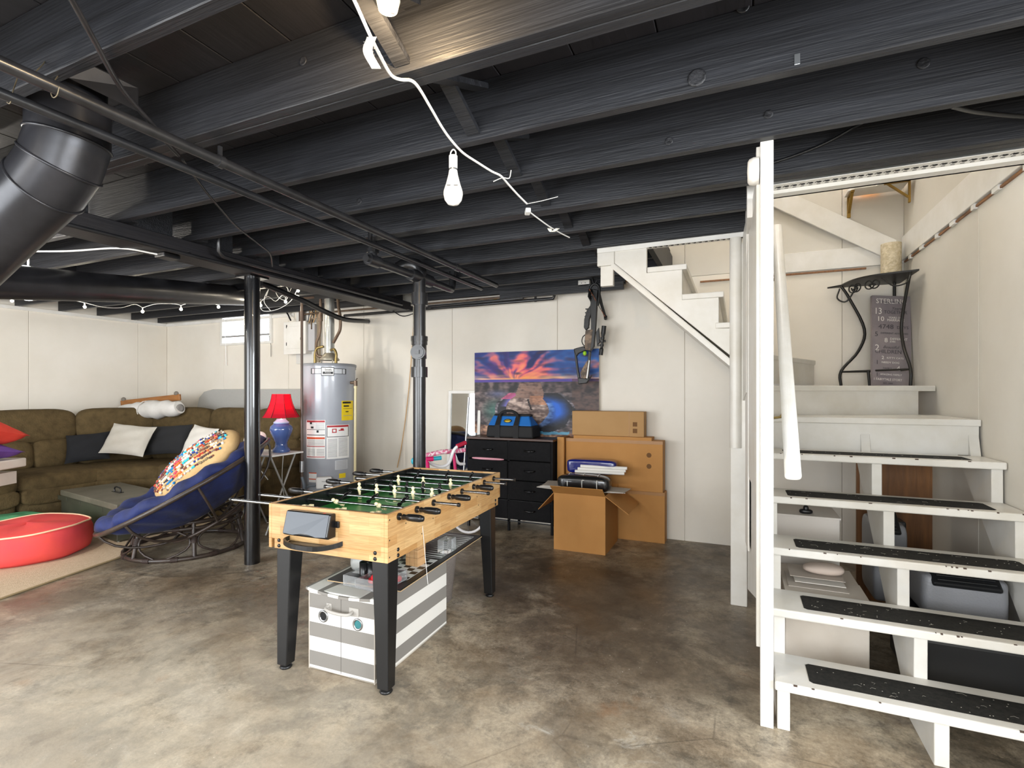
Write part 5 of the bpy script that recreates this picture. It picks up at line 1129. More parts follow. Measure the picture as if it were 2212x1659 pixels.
# ================================================================== along the back wall
# water heater
HX, HY, HR, HT = -4.02, 4.26, .275, 1.655
wh = thing('water_heater', 'tall grey gas water heater with warning labels', 'water heater', (HX, HY, 0))
obj('tank', MB().lathe([(HR-.01, .05), (HR, .06), (HR, HT-.03)], (HX, HY, 0), 48), mat('heater_grey', 'a9adb5', .25, col2='a2a6ae', scale=2, coat=.3), wh)
obj('top_cap', MB().lathe([(HR+.006, HT-.03), (HR+.006, HT-.008), (HR-.01, HT), (.0001, HT+.004)], (HX, HY, 0), 48), mat('heater_cap', '8f9298', .4), wh)
obj('skirt', MB().lathe([(HR-.03, 0), (HR-.03, .06)], (HX, HY, 0), 32), M_dark, wh)
vdir = math.atan2(-HY, -HX)                         # angle of the side facing the room
def decal(name, a0, a1, z0, z1, m_, off=.0012, parent=None):
    n = 8; V = []
    for i in range(n+1):
        a = vdir+a0+(a1-a0)*i/n
        for z in (z0, z1):
            for r in (HR, HR+off): V.append((HX+r*math.cos(a), HY+r*math.sin(a), z))
    fs = []
    for i in range(n):
        o_ = i*4; fs += [(o_+1, o_+5, o_+7, o_+3), (o_, o_+1, o_+5, o_+4)[::-1], (o_+2, o_+3, o_+7, o_+6)]
    fs += [(0, 1, 3, 2), (n*4, n*4+2, n*4+3, n*4+1)]
    return obj(name, MB().add(V, fs, False), m_, parent or wh)
D = {k: mat('decal_'+k, c, .5) for k, c in dict(white='f0efec', red='b3242c', orange='d9552a', black='1c1c1e', yellow='f0d21c', ink='9a9a9c', silver='c9ccd0').items()}
def zh(y, d=5.28): return EYE+(Y0-y)/F*d
def ah(x): return math.asin(max(-1, min(1, (x-709.)/55.5)))
def dc(name, x0, x1, y0, y1, k, off=.0012): return decal(name, ah(x0), ah(x1), zh(y1), zh(y0), D[k], off)
dc('badge', 673, 742, 796, 808, 'black'); dc('badge', 675, 740, 797, 807, 'silver', .0016); dc('badge', 693, 718, 793, 812, 'black', .002); dc('badge', 694, 717, 794.5, 810.5, 'white', .0024); dc('badge', 696, 716, 803, 808, 'black', .0028)
dc('label', 664, 701, 907, 990, 'white'); dc('label', 703, 748, 918, 991, 'white')
dc('label_band', 665, 700, 908, 912, 'red', .0018); dc('label_band', 665, 700, 944, 948, 'orange', .0018); dc('label_band', 665, 700, 963, 964.5, 'red', .0018); dc('label_band', 665, 700, 985.5, 987, 'red', .0018); dc('label_band', 665, 700, 927, 928, 'black', .0018); dc('label_band', 665, 700, 938.5, 940, 'black', .0018)
dc('label_band', 704, 747, 919, 923, 'red', .0018); dc('label_band', 704, 747, 943, 944.2, 'black', .0018); dc('label_band', 704, 705, 923, 944, 'black', .0018); dc('label_band', 746, 747, 923, 944, 'black', .0018)
dc('pictogram', 714, 723, 926, 935, 'red', .002); dc('pictogram', 716, 721, 928, 933, 'white', .0022); dc('pictogram', 727, 738, 929, 931, 'red', .002); dc('pictogram', 731, 737, 926, 929, 'red', .002)
dc('pictogram', 671, 675, 912, 916, 'black', .002); dc('pictogram', 673, 678, 921, 925, 'black', .002); dc('pictogram', 684, 688, 929, 934, 'black', .002)
for i in range(15): dc('print_line', 706, 724, 948+i*2.7, 949+i*2.7, 'ink', .0018); dc('print_line', 727, 745, 947+i*2.7, 948+i*2.7, 'ink', .0018)
for i in range(5): dc('print_line', 682, 699, 913.5+i*2.6, 914.3+i*2.6, 'ink', .0018); dc('print_line', 667, 698, 950+i*2.5, 950.8+i*2.5, 'ink', .0018)
for i in range(6): dc('print_line', 667, 681, 970+i*2.4, 970.8+i*2.4, 'ink', .0018); dc('print_line', 684, 699, 970+i*2.4, 970.8+i*2.4, 'ink', .0018)
dc('energy_label', 733, 757, 866, 909, 'yellow'); dc('label_band', 735, 752, 868, 872, 'black', .0018); dc('print_line', 737, 748, 876, 879, 'black', .0018); dc('print_line', 736, 754, 883, 883.6, 'black', .0018); dc('print_line', 741, 747, 889, 891, 'black', .0018); dc('print_line', 736, 754, 898, 899, 'ink', .0018)
dc('rating_plate', 720, 745, 995, 1015, 'silver'); dc('small_label', 669, 684, 1020, 1041, 'white'); dc('label_band', 669, 684, 1020, 1022, 'orange', .0018); dc('label_band', 669, 684, 1033, 1035, 'orange', .0018); dc('small_label', 728, 741, 1024, 1034, 'yellow'); dc('side_label', 762, 764.2, 797, 824, 'white')
for i in range(6): dc('print_line', 722, 743, 997+i*3, 998+i*3, 'ink', .0018)
def on_tank(a, z, r=HR): return Vector((HX+r*math.cos(vdir+a), HY+r*math.sin(vdir+a), z))
text('lettering', 'Smith.', .030, Matrix.Translation(on_tank(ah(707), zh(799), HR+.004)) @ Matrix.Rotation(vdir+PI/2, 4, 'Z') @ Matrix.Rotation(PI/2, 4, 'X'), D['black'], wh)
text('lettering', 'ProLine', .018, Matrix.Translation(on_tank(ah(706), zh(805.5), HR+.0045)) @ Matrix.Rotation(vdir+PI/2, 4, 'Z') @ Matrix.Rotation(PI/2, 4, 'X'), D['white'], wh)
text('lettering', 'ENERGY', .026, Matrix.Translation(on_tank(ah(743), zh(870), HR+.004)) @ Matrix.Rotation(vdir+ah(743)+PI/2, 4, 'Z') @ Matrix.Rotation(PI/2, 4, 'X'), D['black'], wh)
p = on_tank(ah(752), zh(826)); q = on_tank(ah(752), zh(826), HR+.06)
obj('relief_valve', MB().cyl(p, q, .016, n=14).cyl(q+Vector((0, 0, .02)), q-Vector((0, 0, .035)), .02, n=14).beam(q+Vector((0, 0, .02)), q+Vector((.04, -.02, .045)), .008, .004), M_copper, wh)
obj('relief_pipe', MB().cyl(q-Vector((0, 0, .05)), Vector((q.x-.01, q.y, .12)), .0135, n=12).cyl(q-Vector((0, 0, .06)), q-Vector((0, 0, .03)), .018, n=12), mat('cream_cpvc', 'dcd0a4', .4), wh)
p = on_tank(ah(700), zh(1040), HR+.05); Mg = Matrix.Translation(p) @ Matrix.Rotation(vdir+PI/2, 4, 'Z')
obj('gas_valve', MB().box(-.075, .075, -.04, .05, -.055, .06, Mg), D['white'], wh, bevel=.015); text('lettering', 'Honeywell', .016, Mg @ Matrix.Translation((.015, -.042, .02)) @ Matrix.Rotation(PI/2, 4, 'X'), D['black'], wh)
obj('gas_line', MB().tube([p+Vector((-.08, -.03, -.03)), p+Vector((-.16, -.06, -.04)), p+Vector((-.2, -.04, -.12)), p+Vector((-.2, 0, -.3))], .011, 10, sub=4), mat('grey_flex', '6e7883', .4), wh)
obj('draft_hood', MB().lathe([(.10, .04), (.105, .05), (.06, .11), (.052, .12)], (HX, HY, HT), 28).cyl((HX-.08, HY-.04, HT), (HX-.08, HY-.04, HT+.05), .006, n=6).cyl((HX+.08, HY-.04, HT), (HX+.08, HY-.04, HT+.05), .006, n=6), mat('hood_tin', 'a49d8d', .4, metal=.6), wh)
obj('flue_pipe', MB().cyl((HX, HY, HT+.115), (HX-.02, HY+.02, 2.36), .052, n=24), M_galv, wh)
for s, zz_ in ((-1, .0), (1, 0)):
    b0 = Vector((HX+s*.145, HY-.06, HT)); obj('nipple', MB().cyl(b0, b0+Vector((0, 0, .05)), .016, n=12), M_brass, wh)
b0 = Vector((HX-.145, HY-.06, HT+.05)); obj('heat_trap_loop', MB().tube([b0, b0+Vector((.0, 0, .06)), b0+Vector((.03, 0, .12)), b0+Vector((.1, .02, .14))], .014, 10, sub=4), M_brass, wh)
obj('cold_pipe', MB().tube([b0+Vector((.1, .02, .03)), b0+Vector((.03, .0, .05)), b0+Vector((.0, .02, .18)), b0+Vector((.03, .04, .3)), b0+Vector((.03, .05, .52)), b0+Vector((.03, .05, .66))], .015, 10, sub=4), M_copper, wh)
obj('ball_valve', MB().cyl(b0+Vector((.03, .05, .42)), b0+Vector((.03, .05, .50)), .024, n=14).beam(b0+Vector((.0, .03, .46)), b0+Vector((-.05, 0, .44)), .01, .008).beam(b0+Vector((-.05, 0, .45)), b0+Vector((-.05, 0, .33)), .014, .006), M_copper, wh)
b1_ = Vector((HX+.145, HY-.06, HT+.05)); obj('heat_trap_loop', MB().tube([b1_, b1_+Vector((.005, 0, .05)), b1_+Vector((-.02, 0, .1)), b1_+Vector((-.08, .02, .1))], .014, 10, sub=4), M_brass, wh)
obj('hot_pipe', MB().tube([b1_+Vector((-.08, .05, .18)), b1_+Vector((-.02, .04, .25)), b1_+Vector((.03, .03, .32)), b1_+Vector((.03, .03, .45)), b1_+Vector((.0, .04, .55)), b1_+Vector((-.02, .05, .66))], .016, 10, sub=4), M_copper, wh)
# gas drop pipe in front of the heater
gd = thing('gas_drop', 'thin dark vertical gas pipe left of the water heater', 'pipe', at(652, 900, d=5.05))
gx = at(652, 800, d=5.15)
obj('pipe', MB().tube([(gx.x, gx.y, .25), (gx.x, gx.y, 2.26), (gx.x+.01, gx.y+.02, 2.3), (gx.x+.06, gx.y+.1, 2.32)], .013, 12), mat('brown_pipe', '54443a', .4), gd)
obj('shutoff', MB().cyl((gx.x, gx.y, .55), (gx.x, gx.y, .66), .022, n=12), M_steel, gd)
obj('flex', MB().tube([(gx.x, gx.y, .5), (gx.x+.02, gx.y+.01, .4), (gx.x-.02, gx.y+.02, .3), (gx.x, gx.y+.02, .15)], .015, 10, sub=4), mat('grey_flex', '6e7883'), gd)
# electric panel on its board
ep = thing('breaker_panel', 'white electrical breaker panel on a grey backer board', 'breaker panel', (-5.1, 4.8, 1.9))
xa, xb = at(616, 720, y=4.78).x, at(662, 720, y=4.78).x
obj('backer_board', MB().box(at(640, 740, y=4.87).x, at(692, 740, y=4.87).x, 4.868, 4.899, zh(785, 6.4), 2.37), mat('grey_backer', 'cfcdc8', .6), ep)
obj('board_edge', MB().box(at(686, 740, y=4.86).x, at(692, 740, y=4.86).x, 4.84, 4.868, zh(783, 6.4), 2.37), mat('weathered_wood', '8a7d68', .7), ep)
z0_, z1_ = zh(762, 6.3), zh(694, 6.3)
obj('box', MB().box(xa, xb, 4.78, 4.868, z0_, z1_), M_white, ep, bevel=.004); obj('cover', MB().box(xa-.01, xb+.0, 4.765, 4.78, z0_-.01, z1_+.01), M_white, ep, bevel=.003)
obj('door', MB().box(xa+.05, xb-.06, 4.757, 4.765, z0_+.06, z1_-.05), M_white, ep, bevel=.003); obj('latch', MB().box(xb-.075, xb-.066, 4.752, 4.757, (z0_+z1_)/2-.03, (z0_+z1_)/2), M_dark, ep)
obj('side_box', MB().box(xb+.005, xb+.11, 4.80, 4.868, z0_+.03, z1_-.03), mat('grey_box_paint', 'b4b5b8', .5), ep, bevel=.003)
for s in (0, 1): obj('hinge', MB().box(xa+.042, xa+.05, 4.755, 4.765, z0_+.1+s*.22, z0_+.14+s*.22), M_dark, ep)
obj('riser_pipe', MB().cyl(((xa+xb)/2+.06, 4.82, z1_), ((xa+xb)/2+.06, 4.82, 2.5), .035, n=16), mat('brown_pipe', '54443a'), ep)
for i in range(6): obj('feed_wire', MB().tube([(xb-.02+i*.018, 4.82, z1_-.01), (xb+.01+i*.02, 4.81+.01*(i % 2), 2.30), (xb+.05*(i % 3), 4.83, 2.37)], .006, 6, sub=3), mat('tan_wire', 'c39a63') if i % 2 else M_wire, ep)
cable('black service cable looping above the breaker panel', [at(575, 660, y=4.85), at(600, 668, y=4.85), at(618, 674, y=4.84), at(628, 692, y=4.80)], .01)

# canvas print of a river bend under a sunset: colour worked out point by point, printed on the front face
cv = thing('canvas_print', 'large canvas print of a canyon river bend under a pink and blue sunset', 'canvas print', (-1.9, 4.87, .87))
cx0, cx1, cz0, cz1 = -2.57, -1.215, .86, 1.775
from mathutils import noise as mn
def canvas_col(u, v):
    def nz(a, b, s=0): return mn.noise(Vector((a, b, s)))
    def mixc(a, b, t): t = max(0, min(1, t)); return [a[i]+(b[i]-a[i])*t for i in range(3)]
    hz_ = .685
    c = None
    if v > hz_:
        s = (v-hz_)/(1-hz_); wx, wy = u+.05*nz(u*5, v*5, 1), v+.05*nz(u*6, v*6, 2)
        dx, dy = wx-.36, (wy-hz_+.05); ang = math.atan2(dy, dx); rad = math.hypot(dx, dy)
        st_ = .8*nz(ang*3.1, rad*3.5, 2)+.55*nz(ang*7+rad*2, rad*7, 7)+.4*nz(u*16, v*26, 9)
        blue = mixc((20, 30, 92), (26, 104, 186), .45+st_*.8+(.25 if u > .6 else 0)); pink = mixc((206, 48, 110), (252, 132, 118), .4+st_*.9)
        cl = 1.0-abs(u-.44)*1.35-s*.45+st_*1.0
        c = mixc(blue, pink, cl*1.6-.45)
        if u < .3: c = mixc(c, (96, 40, 128), .35+.5*nz(u*8, v*8, 4))
        c = mixc(c, (250, 160, 96), max(0, st_)*1.3*(1-s)*max(0, 1-abs(u-.4)*2.2))
        c = mixc(c, (60, 36, 70), max(0, nz(u*11, v*22, 14)-.1)*1.4)
        low = max(0, 1-s/.22); c = mixc(c, mixc((226, 190, 178), (255, 176, 74), 1-abs(u-.42)*2.2), low*(.75+.7*nz(u*9, v*46)))
    else:
        t_ = nz(u*9, v*20, 3)*.8+.6*nz(u*22, v*36, 5)+.5*nz(u*45, v*60, 8)
        c = mixc((44, 38, 42), (132, 116, 114), .46+t_*.8)
        if v > hz_-.03: c = mixc((112, 66, 150), (54, 60, 150), .5+1.2*nz(u*9, v*90))
        elif v > hz_-.15: c = mixc((30, 26, 30), (120, 102, 100), .42+1.1*nz(u*24, v*8, 11)+.5*t_)
        c = mixc(c, (44, 108, 96), max(0, 1-math.hypot((u-.17)/.12, (v-.33)/.16))*.8)
        c = mixc(c, (84, 92, 134), max(0, 1-math.hypot((u-.2)/.13, (v-.52)/.06))*.8)
        if u > .8: c = mixc(c, (84, 58, 48), .4+.4*t_)
        eo = math.hypot((u-.50)/.315, (v-.33)/.275)                                          # outer bank of the river loop
        wob = .05*nz(u*9, v*9, 21)
        if eo+wob < 1 and v < .53:
            c = mixc((12, 12, 18), (26, 30, 44), .4+t_)
            if u > .55: c = mixc(c, (22, 98, 206), max(0, 1-abs(eo-.62)*3.0)*max(0, min(1, (v-.16)*7))*max(0, min(1, (.52-v)*9))*1.15)
            if eo+wob > .94: c = mixc(c, (188, 176, 180), .35+.8*t_)
            if u < .38 and v > .38: c = mixc(c, (136, 130, 220), max(0, 1-abs(eo-.72)*5))
            if u < .4 and v > .46: c = mixc(c, (226, 92, 140), .7)
        ei = math.hypot((u-.445)/.175, (v-.345)/.185)
        if 1.0 < ei+wob < 1.28 and u > .4 and v < .42: c = mixc(c, (128, 164, 226), .75*(1-(ei-1)/.28)+.5*t_)
        neck = abs(u-.47-.015*nz(v*14, 1)) < .085+.03*(1-abs(v-.52)/.12) and .4 < v < .645
        if ei+wob*1.6 < 1 or neck:
            k_ = .45+.9*t_+.35*nz(u*5, v*60, 30)-.9*(u-.46); c = mixc((92, 72, 66), (214, 190, 176), k_)
            if v > .47: c = mixc(c, (120, 82, 66), .45+.5*t_)
            if .40 < v < .50 and u > .47: c = mixc(c, (190, 120, 78), .5+.3*t_)
            if abs(u-.46-(.43-v)*.25) < .008 and .34 < v < .46: c = (40, 28, 26)
        fg = .075+.13*max(0, 1-u/.22)+.12*max(0, (u-.76)/.24)+.03*nz(u*14, 2)
        if v < fg: c = mixc((84, 56, 44), (206, 160, 128), .45+t_)
        if fg < v < fg+.03 and .5 < u < .78: c = mixc(c, (84, 176, 216), .7)
    return tuple(max(0, min(255, q)) for q in c)
NU, NV = 190, 130
m_ = MB(); V = [(cx0+(cx1-cx0)*i/NU, 4.858, cz0+(cz1-cz0)*j/NV) for j in range(NV+1) for i in range(NU+1)]
m_.add(V, [(j*(NU+1)+i, j*(NU+1)+i+1, (j+1)*(NU+1)+i+1, (j+1)*(NU+1)+i) for j in range(NV) for i in range(NU)])
m_.col = [lin(canvas_col((i+.5)/NU, (j+.5)/NV)) for j in range(NV) for i in range(NU)]
obj('printed_face', m_, mat('canvas_print_colour', 'ffffff', .55, attr='tint'), cv)
obj('stretcher', MB().box(cx0, cx1, 4.8585, 4.893, cz0, cz1), mat('canvas_white_edge', 'dcd7d0', .7), cv)
# white framed mirror leaning left of the dresser
mi = thing('leaning_mirror', 'narrow white-framed mirror leaning on the wall left of the dresser', 'mirror', (-2.72, 4.8, 0))
mx0, mx1, mzt = -2.90, -2.50, 1.372
Mm = Matrix.Translation((0, 4.80, 0)) @ Matrix.Rotation(-.05, 4, 'X')
for a in ((mx0, mx0+.035, .02, mzt), (mx1-.035, mx1, .02, mzt)): obj('frame', MB().box(a[0], a[1], 0, .025, a[2], a[3], Mm), M_white, mi, bevel=.004)
obj('frame', MB().box(mx0+.035, mx1-.035, 0, .025, mzt-.03, mzt, Mm), M_white, mi); obj('frame', MB().box(mx0+.035, mx1-.035, 0, .025, .02, .05, Mm), M_white, mi)
obj('glass', MB().box(mx0+.035, mx1-.035, .012, .016, .05, mzt-.03, Mm), mat('mirror_glass', 'd0d4d6', .03, metal=1), mi)
# dresser
dx0, dx1, dyf, dyb, dh = -2.50, -1.585, 4.565, 4.85, .905
dd = thing('fabric_dresser', 'black eight-drawer fabric dresser with brown wood top', 'dresser', ((dx0+dx1)/2, 4.7, 0))
M_fab = mat('black_nonwoven', '131315', .85, spec=.2, col2='19191b', scale=40, bump=.2, bscale=200); M_dtop = mat('walnut_board', '4a2f22', .45, col2='3a241a', scale=4, stretch=(1, 9, 9))
obj('top_board', MB().box(dx0-.006, dx1+.006, dyf-.008, dyb, dh-.022, dh), M_dtop, dd, bevel=.003)
for x in (dx0, dx1-.022, (dx0+dx1)/2-.011):
    for y in (dyf, dyb-.03): obj('upright', MB().box(x, x+.022, y+.004, y+.024, 0, dh-.022), M_fab, dd)
obj('back_panel', MB().box(dx0+.02, dx1-.02, dyb-.012, dyb-.004, .08, dh-.03), M_fab, dd)
for s, x in ((0, dx0+.003), (1, dx1-.009)): obj('side_panel', MB().box(x, x+.006, dyf+.02, dyb-.02, .08, dh-.03), M_fab, dd)
cw = (dx1-dx0-.066)/2
for c_ in range(2):
    for r_ in range(4):
        x = dx0+.022+c_*(cw+.022)+.003; zq = .115+r_*.192; w = cw+.006; x -= .006; pull = .012 if (c_ == 0 and r_ == 2) else 0
        dr_ = obj('drawer', MB().box(x, x+w, dyf-.002-pull, dyb-.03, zq, zq+.184), M_fab, dd, bevel=.008)
        obj('handle', MB().tube([(x+w/2-.055, dyf-pull, zq+.10), (x+w/2-.045, dyf-.018-pull, zq+.096), (x+w/2, dyf-.024-pull, zq+.093), (x+w/2+.045, dyf-.018-pull, zq+.096), (x+w/2+.055, dyf-pull, zq+.10)], [.004, .007, .009, .007, .004], 8, sub=4), mat('gloss_black_handle', '0c0c0d', .18), dr_)
for z in (.10, .30, .49, .68): obj('shelf_rail', MB().box(dx0+.02, dx1-.02, dyf+.004, dyf+.02, z-.008, z), M_wire, dd)
obj('garment_edge', MB().cushion((dx0+.24, dyf-.003, .693), (.36, .03, .022), None, .7, .6, wob=.1, seed=3), mat('pink_cloth', 'e6a5b4', .9), dd)
# tool bag on the dresser
tb = thing('tool_bag', 'blue and black tool bag with handles on the dresser', 'tool bag', (-2.02, 4.68, dh))
tx0, tx1, ty0, ty1 = -2.30, -1.79, 4.58, 4.80
M_nyl = mat('black_nylon', '141416', .75, bump=.2, bscale=200); M_blu = mat('blue_nylon', '1f6fc0', .6, bump=.15, bscale=200)
def wedge(x0, x1, y0, y1, z0, X0, X1, Y0, Y1, z1): return MB().add([(x0, y0, z0), (x1, y0, z0), (x1, y1, z0), (x0, y1, z0), (X0, Y0, z1), (X1, Y0, z1), (X1, Y1, z1), (X0, Y1, z1)], [(0, 3, 2, 1), (4, 5, 6, 7), (0, 1, 5, 4), (1, 2, 6, 5), (2, 3, 7, 6), (3, 0, 4, 7)])
obj('lower_body', wedge(tx0, tx1, ty0, ty1, dh, tx0+.015, tx1-.01, ty0+.005, ty1, dh+.12), M_nyl, tb, bevel=.02, seg=3)
obj('upper_body', wedge(tx0+.02, tx1-.02, ty0+.008, ty1-.005, dh+.118, tx0+.05, tx1-.07, ty0+.075, ty1-.075, dh+.215), M_blu, tb, bevel=.012, seg=3)
obj('zip_top', MB().cushion(((tx0+tx1)/2, (ty0+ty1)/2, dh+.218), (tx1-tx0-.10, .08, .03), None, .5, .5), M_nyl, tb)
for x in ((-2.17, -1.97)):
    obj('strap', MB().box(x-.028, x+.028, ty0-.004, ty0+.002, dh+.0, dh+.125).add([(x-.028, ty0-.002, dh+.12), (x+.028, ty0-.002, dh+.12), (x+.022, ty0+.07, dh+.228), (x-.022, ty0+.07, dh+.228)], [(0, 1, 2, 3)]), M_nyl, tb)
obj('handle', MB().tube([(-2.17, ty0+.06, dh+.2), (-2.15, ty0+.05, dh+.24), (-2.09, ty0+.05, dh+.262), (-2.03, ty0+.05, dh+.26), (-1.98, ty0+.05, dh+.235), (-1.97, ty0+.06, dh+.2)], .014, 10, sub=4), M_nyl, tb)
Mo = Matrix.Translation((-2.07, ty0+.03, dh+.165)) @ Matrix.Rotation(math.radians(55), 4, 'X')
obj('logo_patch', MB().lathe([(.042, 0), (.042, .003), (.0001, .0032)], n=24, M=Mo @ Matrix.Diagonal((1, .5, 1, 1))), M_wire, tb); obj('logo_ring', MB().lathe([(.035, .003), (.035, .005), (.0001, .0052)], n=24, M=Mo @ Matrix.Diagonal((1, .45, 1, 1))), mat('yellow_print', 'e5c22c', .5), tb)
text('lettering', 'IDEAL', .024, Mo @ Matrix.Translation((0, 0, .006)), M_wire, tb)
# cardboard boxes right of the dresser
M_tape = mat('carton_tape', 'a2723a', .4)
for nm, lab, x0, x1, y0, y1, z0, z1, ti in (('flat_carton', 'large flat cardboard carton at the bottom against the wall', -1.545, -.585, 4.72, 4.86, 0, .455, .02), ('flat_carton', 'large flat cardboard carton stacked upright on the bottom one', -1.50, -.60, 4.70, 4.86, .457, .915, .01)):
    t_ = thing(nm, lab, 'box', ((x0+x1)/2, y0, z0)); obj('carton_body', MB().box(x0, x1, y0, y1, z0, z1), M_card, t_, bevel=.004)
    if z0 > .1:
        for dz in (.33, .23): obj('handling_mark', MB().lathe([(.022, 0), (.0001, .0004)], n=16, M=euler(PI/2, 0, 0, (x1-.12, y0, z0+dz))), mat('carton_print', '6d4a24', .8), t_)
    obj('tape_strip', MB().box(x0, x1, y0-.0008, y0, z1-.03, z1), M_tape, t_)
t_ = thing('tall_carton', 'cardboard carton edge standing between the dresser and the stacked cartons', 'box', (-1.54, 4.75, 0)); obj('carton_body', MB().box(-1.572, -1.506, 4.66, 4.699, .46, .925).box(-1.572, -1.51, 4.70, 4.86, .46, .925), M_card, t_)
t_ = thing('small_carton', 'smaller cardboard carton standing on top of the flat cartons', 'box', (-1.05, 4.78, .915)); x0, x1 = at(1236, 920, y=4.72).x, at(1391, 920, y=4.72).x
obj('carton_body', MB().box(x0, x1, 4.72, 4.86, .945, 1.175), mat('cardboard_grey', 'b18a59', .75, col2='a88150', scale=3), t_, bevel=.004); obj('tray_edge', MB().box(x0+.02, x1+.07, 4.70, 4.86, .915, .944), M_card, t_)
obj('seam_strip', MB().box(x1-.135, x1-.13, 4.719, 4.72, .945, 1.175), M_tape, t_)
for dz in (.06, .12): obj('printed_mark', MB().box(x1-.10, x1-.06, 4.7193, 4.72, .96+dz-.04, .96+dz), mat('carton_print', '6d4a24'), t_)
# open carton in front, with flaps
ob_ = thing('open_box', 'open brown cardboard box with spread flaps in front of the dresser', 'box', (-1.22, 4.43, 0), 0)
ox0, ox1, oy0, oy1, oh = -1.445, -.995, 4.19, 4.66, .49
for a in ((ox0, ox1, oy0, oy0+.006), (ox0, ox1, oy1-.006, oy1), (ox0, ox0+.006, oy0+.006, oy1-.006), (ox1-.006, ox1, oy0+.006, oy1-.006)): obj('wall_panel', MB().box(*a, 0.004, oh), M_card, ob_)
obj('bottom', MB().box(ox0, ox1, oy0, oy1, 0, .004), M_card, ob_)
def flap(a, b, d_, th=.005):
    a, b, d_ = Vector(a), Vector(b), Vector(d_); n = (b-a).cross(d_).normalized()*th; V = [a, b, b+d_*.98, a+d_*.98]; V += [v+n for v in V]
    return MB().add(V, [(0, 1, 2, 3), (4, 7, 6, 5), (0, 4, 5, 1), (1, 5, 6, 2), (2, 6, 7, 3), (3, 7, 4, 0)])
obj('flap', flap((ox0, oy0, oh), (ox1, oy0, oh), (-.0, -.10, .075)), M_card, ob_); obj('flap', flap((ox1, oy0, oh), (ox1, oy1, oh), (.20, -.02, -.13)), M_card, ob_)
obj('flap', flap((ox0, oy1, oh), (ox0, oy0, oh), (-.16, .03, -.17)), M_card, ob_); obj('flap', flap((ox1, oy1, oh), (ox0, oy1, oh), (0, .10, .05)), M_card, ob_)
def on(c, s, rz=0, rx=0): return Matrix.Translation(Vector(c)) @ Matrix.Rotation(rz, 4, 'Z') @ Matrix.Rotation(rx, 4, 'X')
bk_ = thing('black_package', 'black roll in clear wrap with white straps on the open box', 'package', (-1.22, 4.35, .5))
obj('roll', MB().cushion((0, 0, 0), (.47, .17, .15), on((-1.22, 4.36, .56), 0, .02), .6, .35, wob=.01, seed=4), mat('black_film', '191a1b', .25, bump=.4, bscale=12, coat=.4), bk_)
for x in (-.13, 0, .13): obj('strap', MB().tube([Vector((-1.22+x, 4.36+.088*math.cos(a), .56+.079*math.sin(a))) for a in [i*PI/10 for i in range(20)]], .004, 5, closed=True), M_cordw, bk_)
tag(obj('blue_package', MB().cushion((0, 0, 0), (.45, .13, .13), on((-1.20, 4.55, .68), 0, .04), .35, .25, wob=.008, seed=6), mat('blue_vinyl', '151f6e', .2, coat=.5, bump=.2, bscale=15)), 'folded glossy dark blue vinyl package on the open box', 'package')
for i in range(3):
    tag(obj('paper_roll', MB().cyl((-1.33+.02*i, 4.44+.02*i, .643+.022*i), (-.90+.01*i, 4.50+.01*i, .640+.022*i), .014, n=12), mat('roll_white', 'e9e7e2', .6)), ('lowest white paper roll lying beside the blue package', 'middle white paper roll lying beside the blue package', 'top white paper roll lying beside the blue package')[i], 'paper roll')
for i in range(4): tag(obj('newspaper', MB().box(-.16, .2, -.12, .14, 0, .006, on((-1.47+.012*i, 4.40, oh+.006+.009*i), 0, .12*i-.2)), mat('newsprint_%d' % (i % 2), ('cfccc6', 'bdb9b2')[i % 2], .9)), ('bottom', 'second', 'third', 'top')[i]+' folded newspaper sticking out left of the open box', 'newspaper')
for i in range(2): tag(obj('newspaper', MB().box(-.14, .15, -.1, .12, 0, .006, on((-1.03+.02*i, 4.42, oh+.004+.009*i), 0, .2-.3*i)), mat('newsprint_%d' % i, 'cfccc6')), ('lower', 'upper')[i]+' folded newspaper under the black package at its right end', 'newspaper')
# child's bicycle beside the dresser
bi = thing('child_bicycle', 'white and pink child bicycle parked left of the dresser', 'bicycle', (-2.78, 4.3, 0))
M_bw = mat('bike_white', 'eeeef0', .25, coat=.5); M_pk = mat('bike_pink', 'd6246c', .25, coat=.5); M_tl = mat('bike_teal', '2aa3b8', .4)
def bp(a, b): return Vector((-2.95+a*.97, 4.14+a*.28, b))
for a in (.0, .62):
    w_ = obj('wheel', MB().tube([bp(a+.15*math.cos(i*PI/16), .162+.15*math.sin(i*PI/16)) for i in range(32)], .013, 8, closed=True), mat('bike_tyre', 'e9e6e6', .6), bi)
    for i in range(8): obj('spoke', MB().cyl(bp(a, .162), bp(a+.14*math.cos(i*PI/4), .162+.14*math.sin(i*PI/4)), .002, n=4), M_chrome, w_)
    obj('hub', MB().cyl(bp(a, .162)+Vector((.0, -.04, 0)), bp(a, .162)+Vector((0, .04, 0)), .018, n=10), M_pk, w_)
obj('frame', MB().tube([bp(.05, .50), bp(.30, .33), bp(.45, .30)], .018, 10).tube([bp(.05, .44), bp(.3, .24), bp(.62, .162)], .014, 8).tube([bp(.62, .162), bp(.45, .32)], .012, 8).tube([bp(.45, .30), bp(.42, .46)], .014, 8), M_bw, bi)
obj('fork', MB().tube([bp(.0, .162), bp(.03, .40), bp(.05, .58)], .015, 8), M_pk, bi)
obj('head_tube', MB().cyl(bp(.045, .44), bp(.055, .6), .022, n=12), M_pk, bi)
hl_ = at(905, 998, d=4.78)
Lg, Rg = at(930, 992, d=4.35), at(1000, 962, d=4.55)
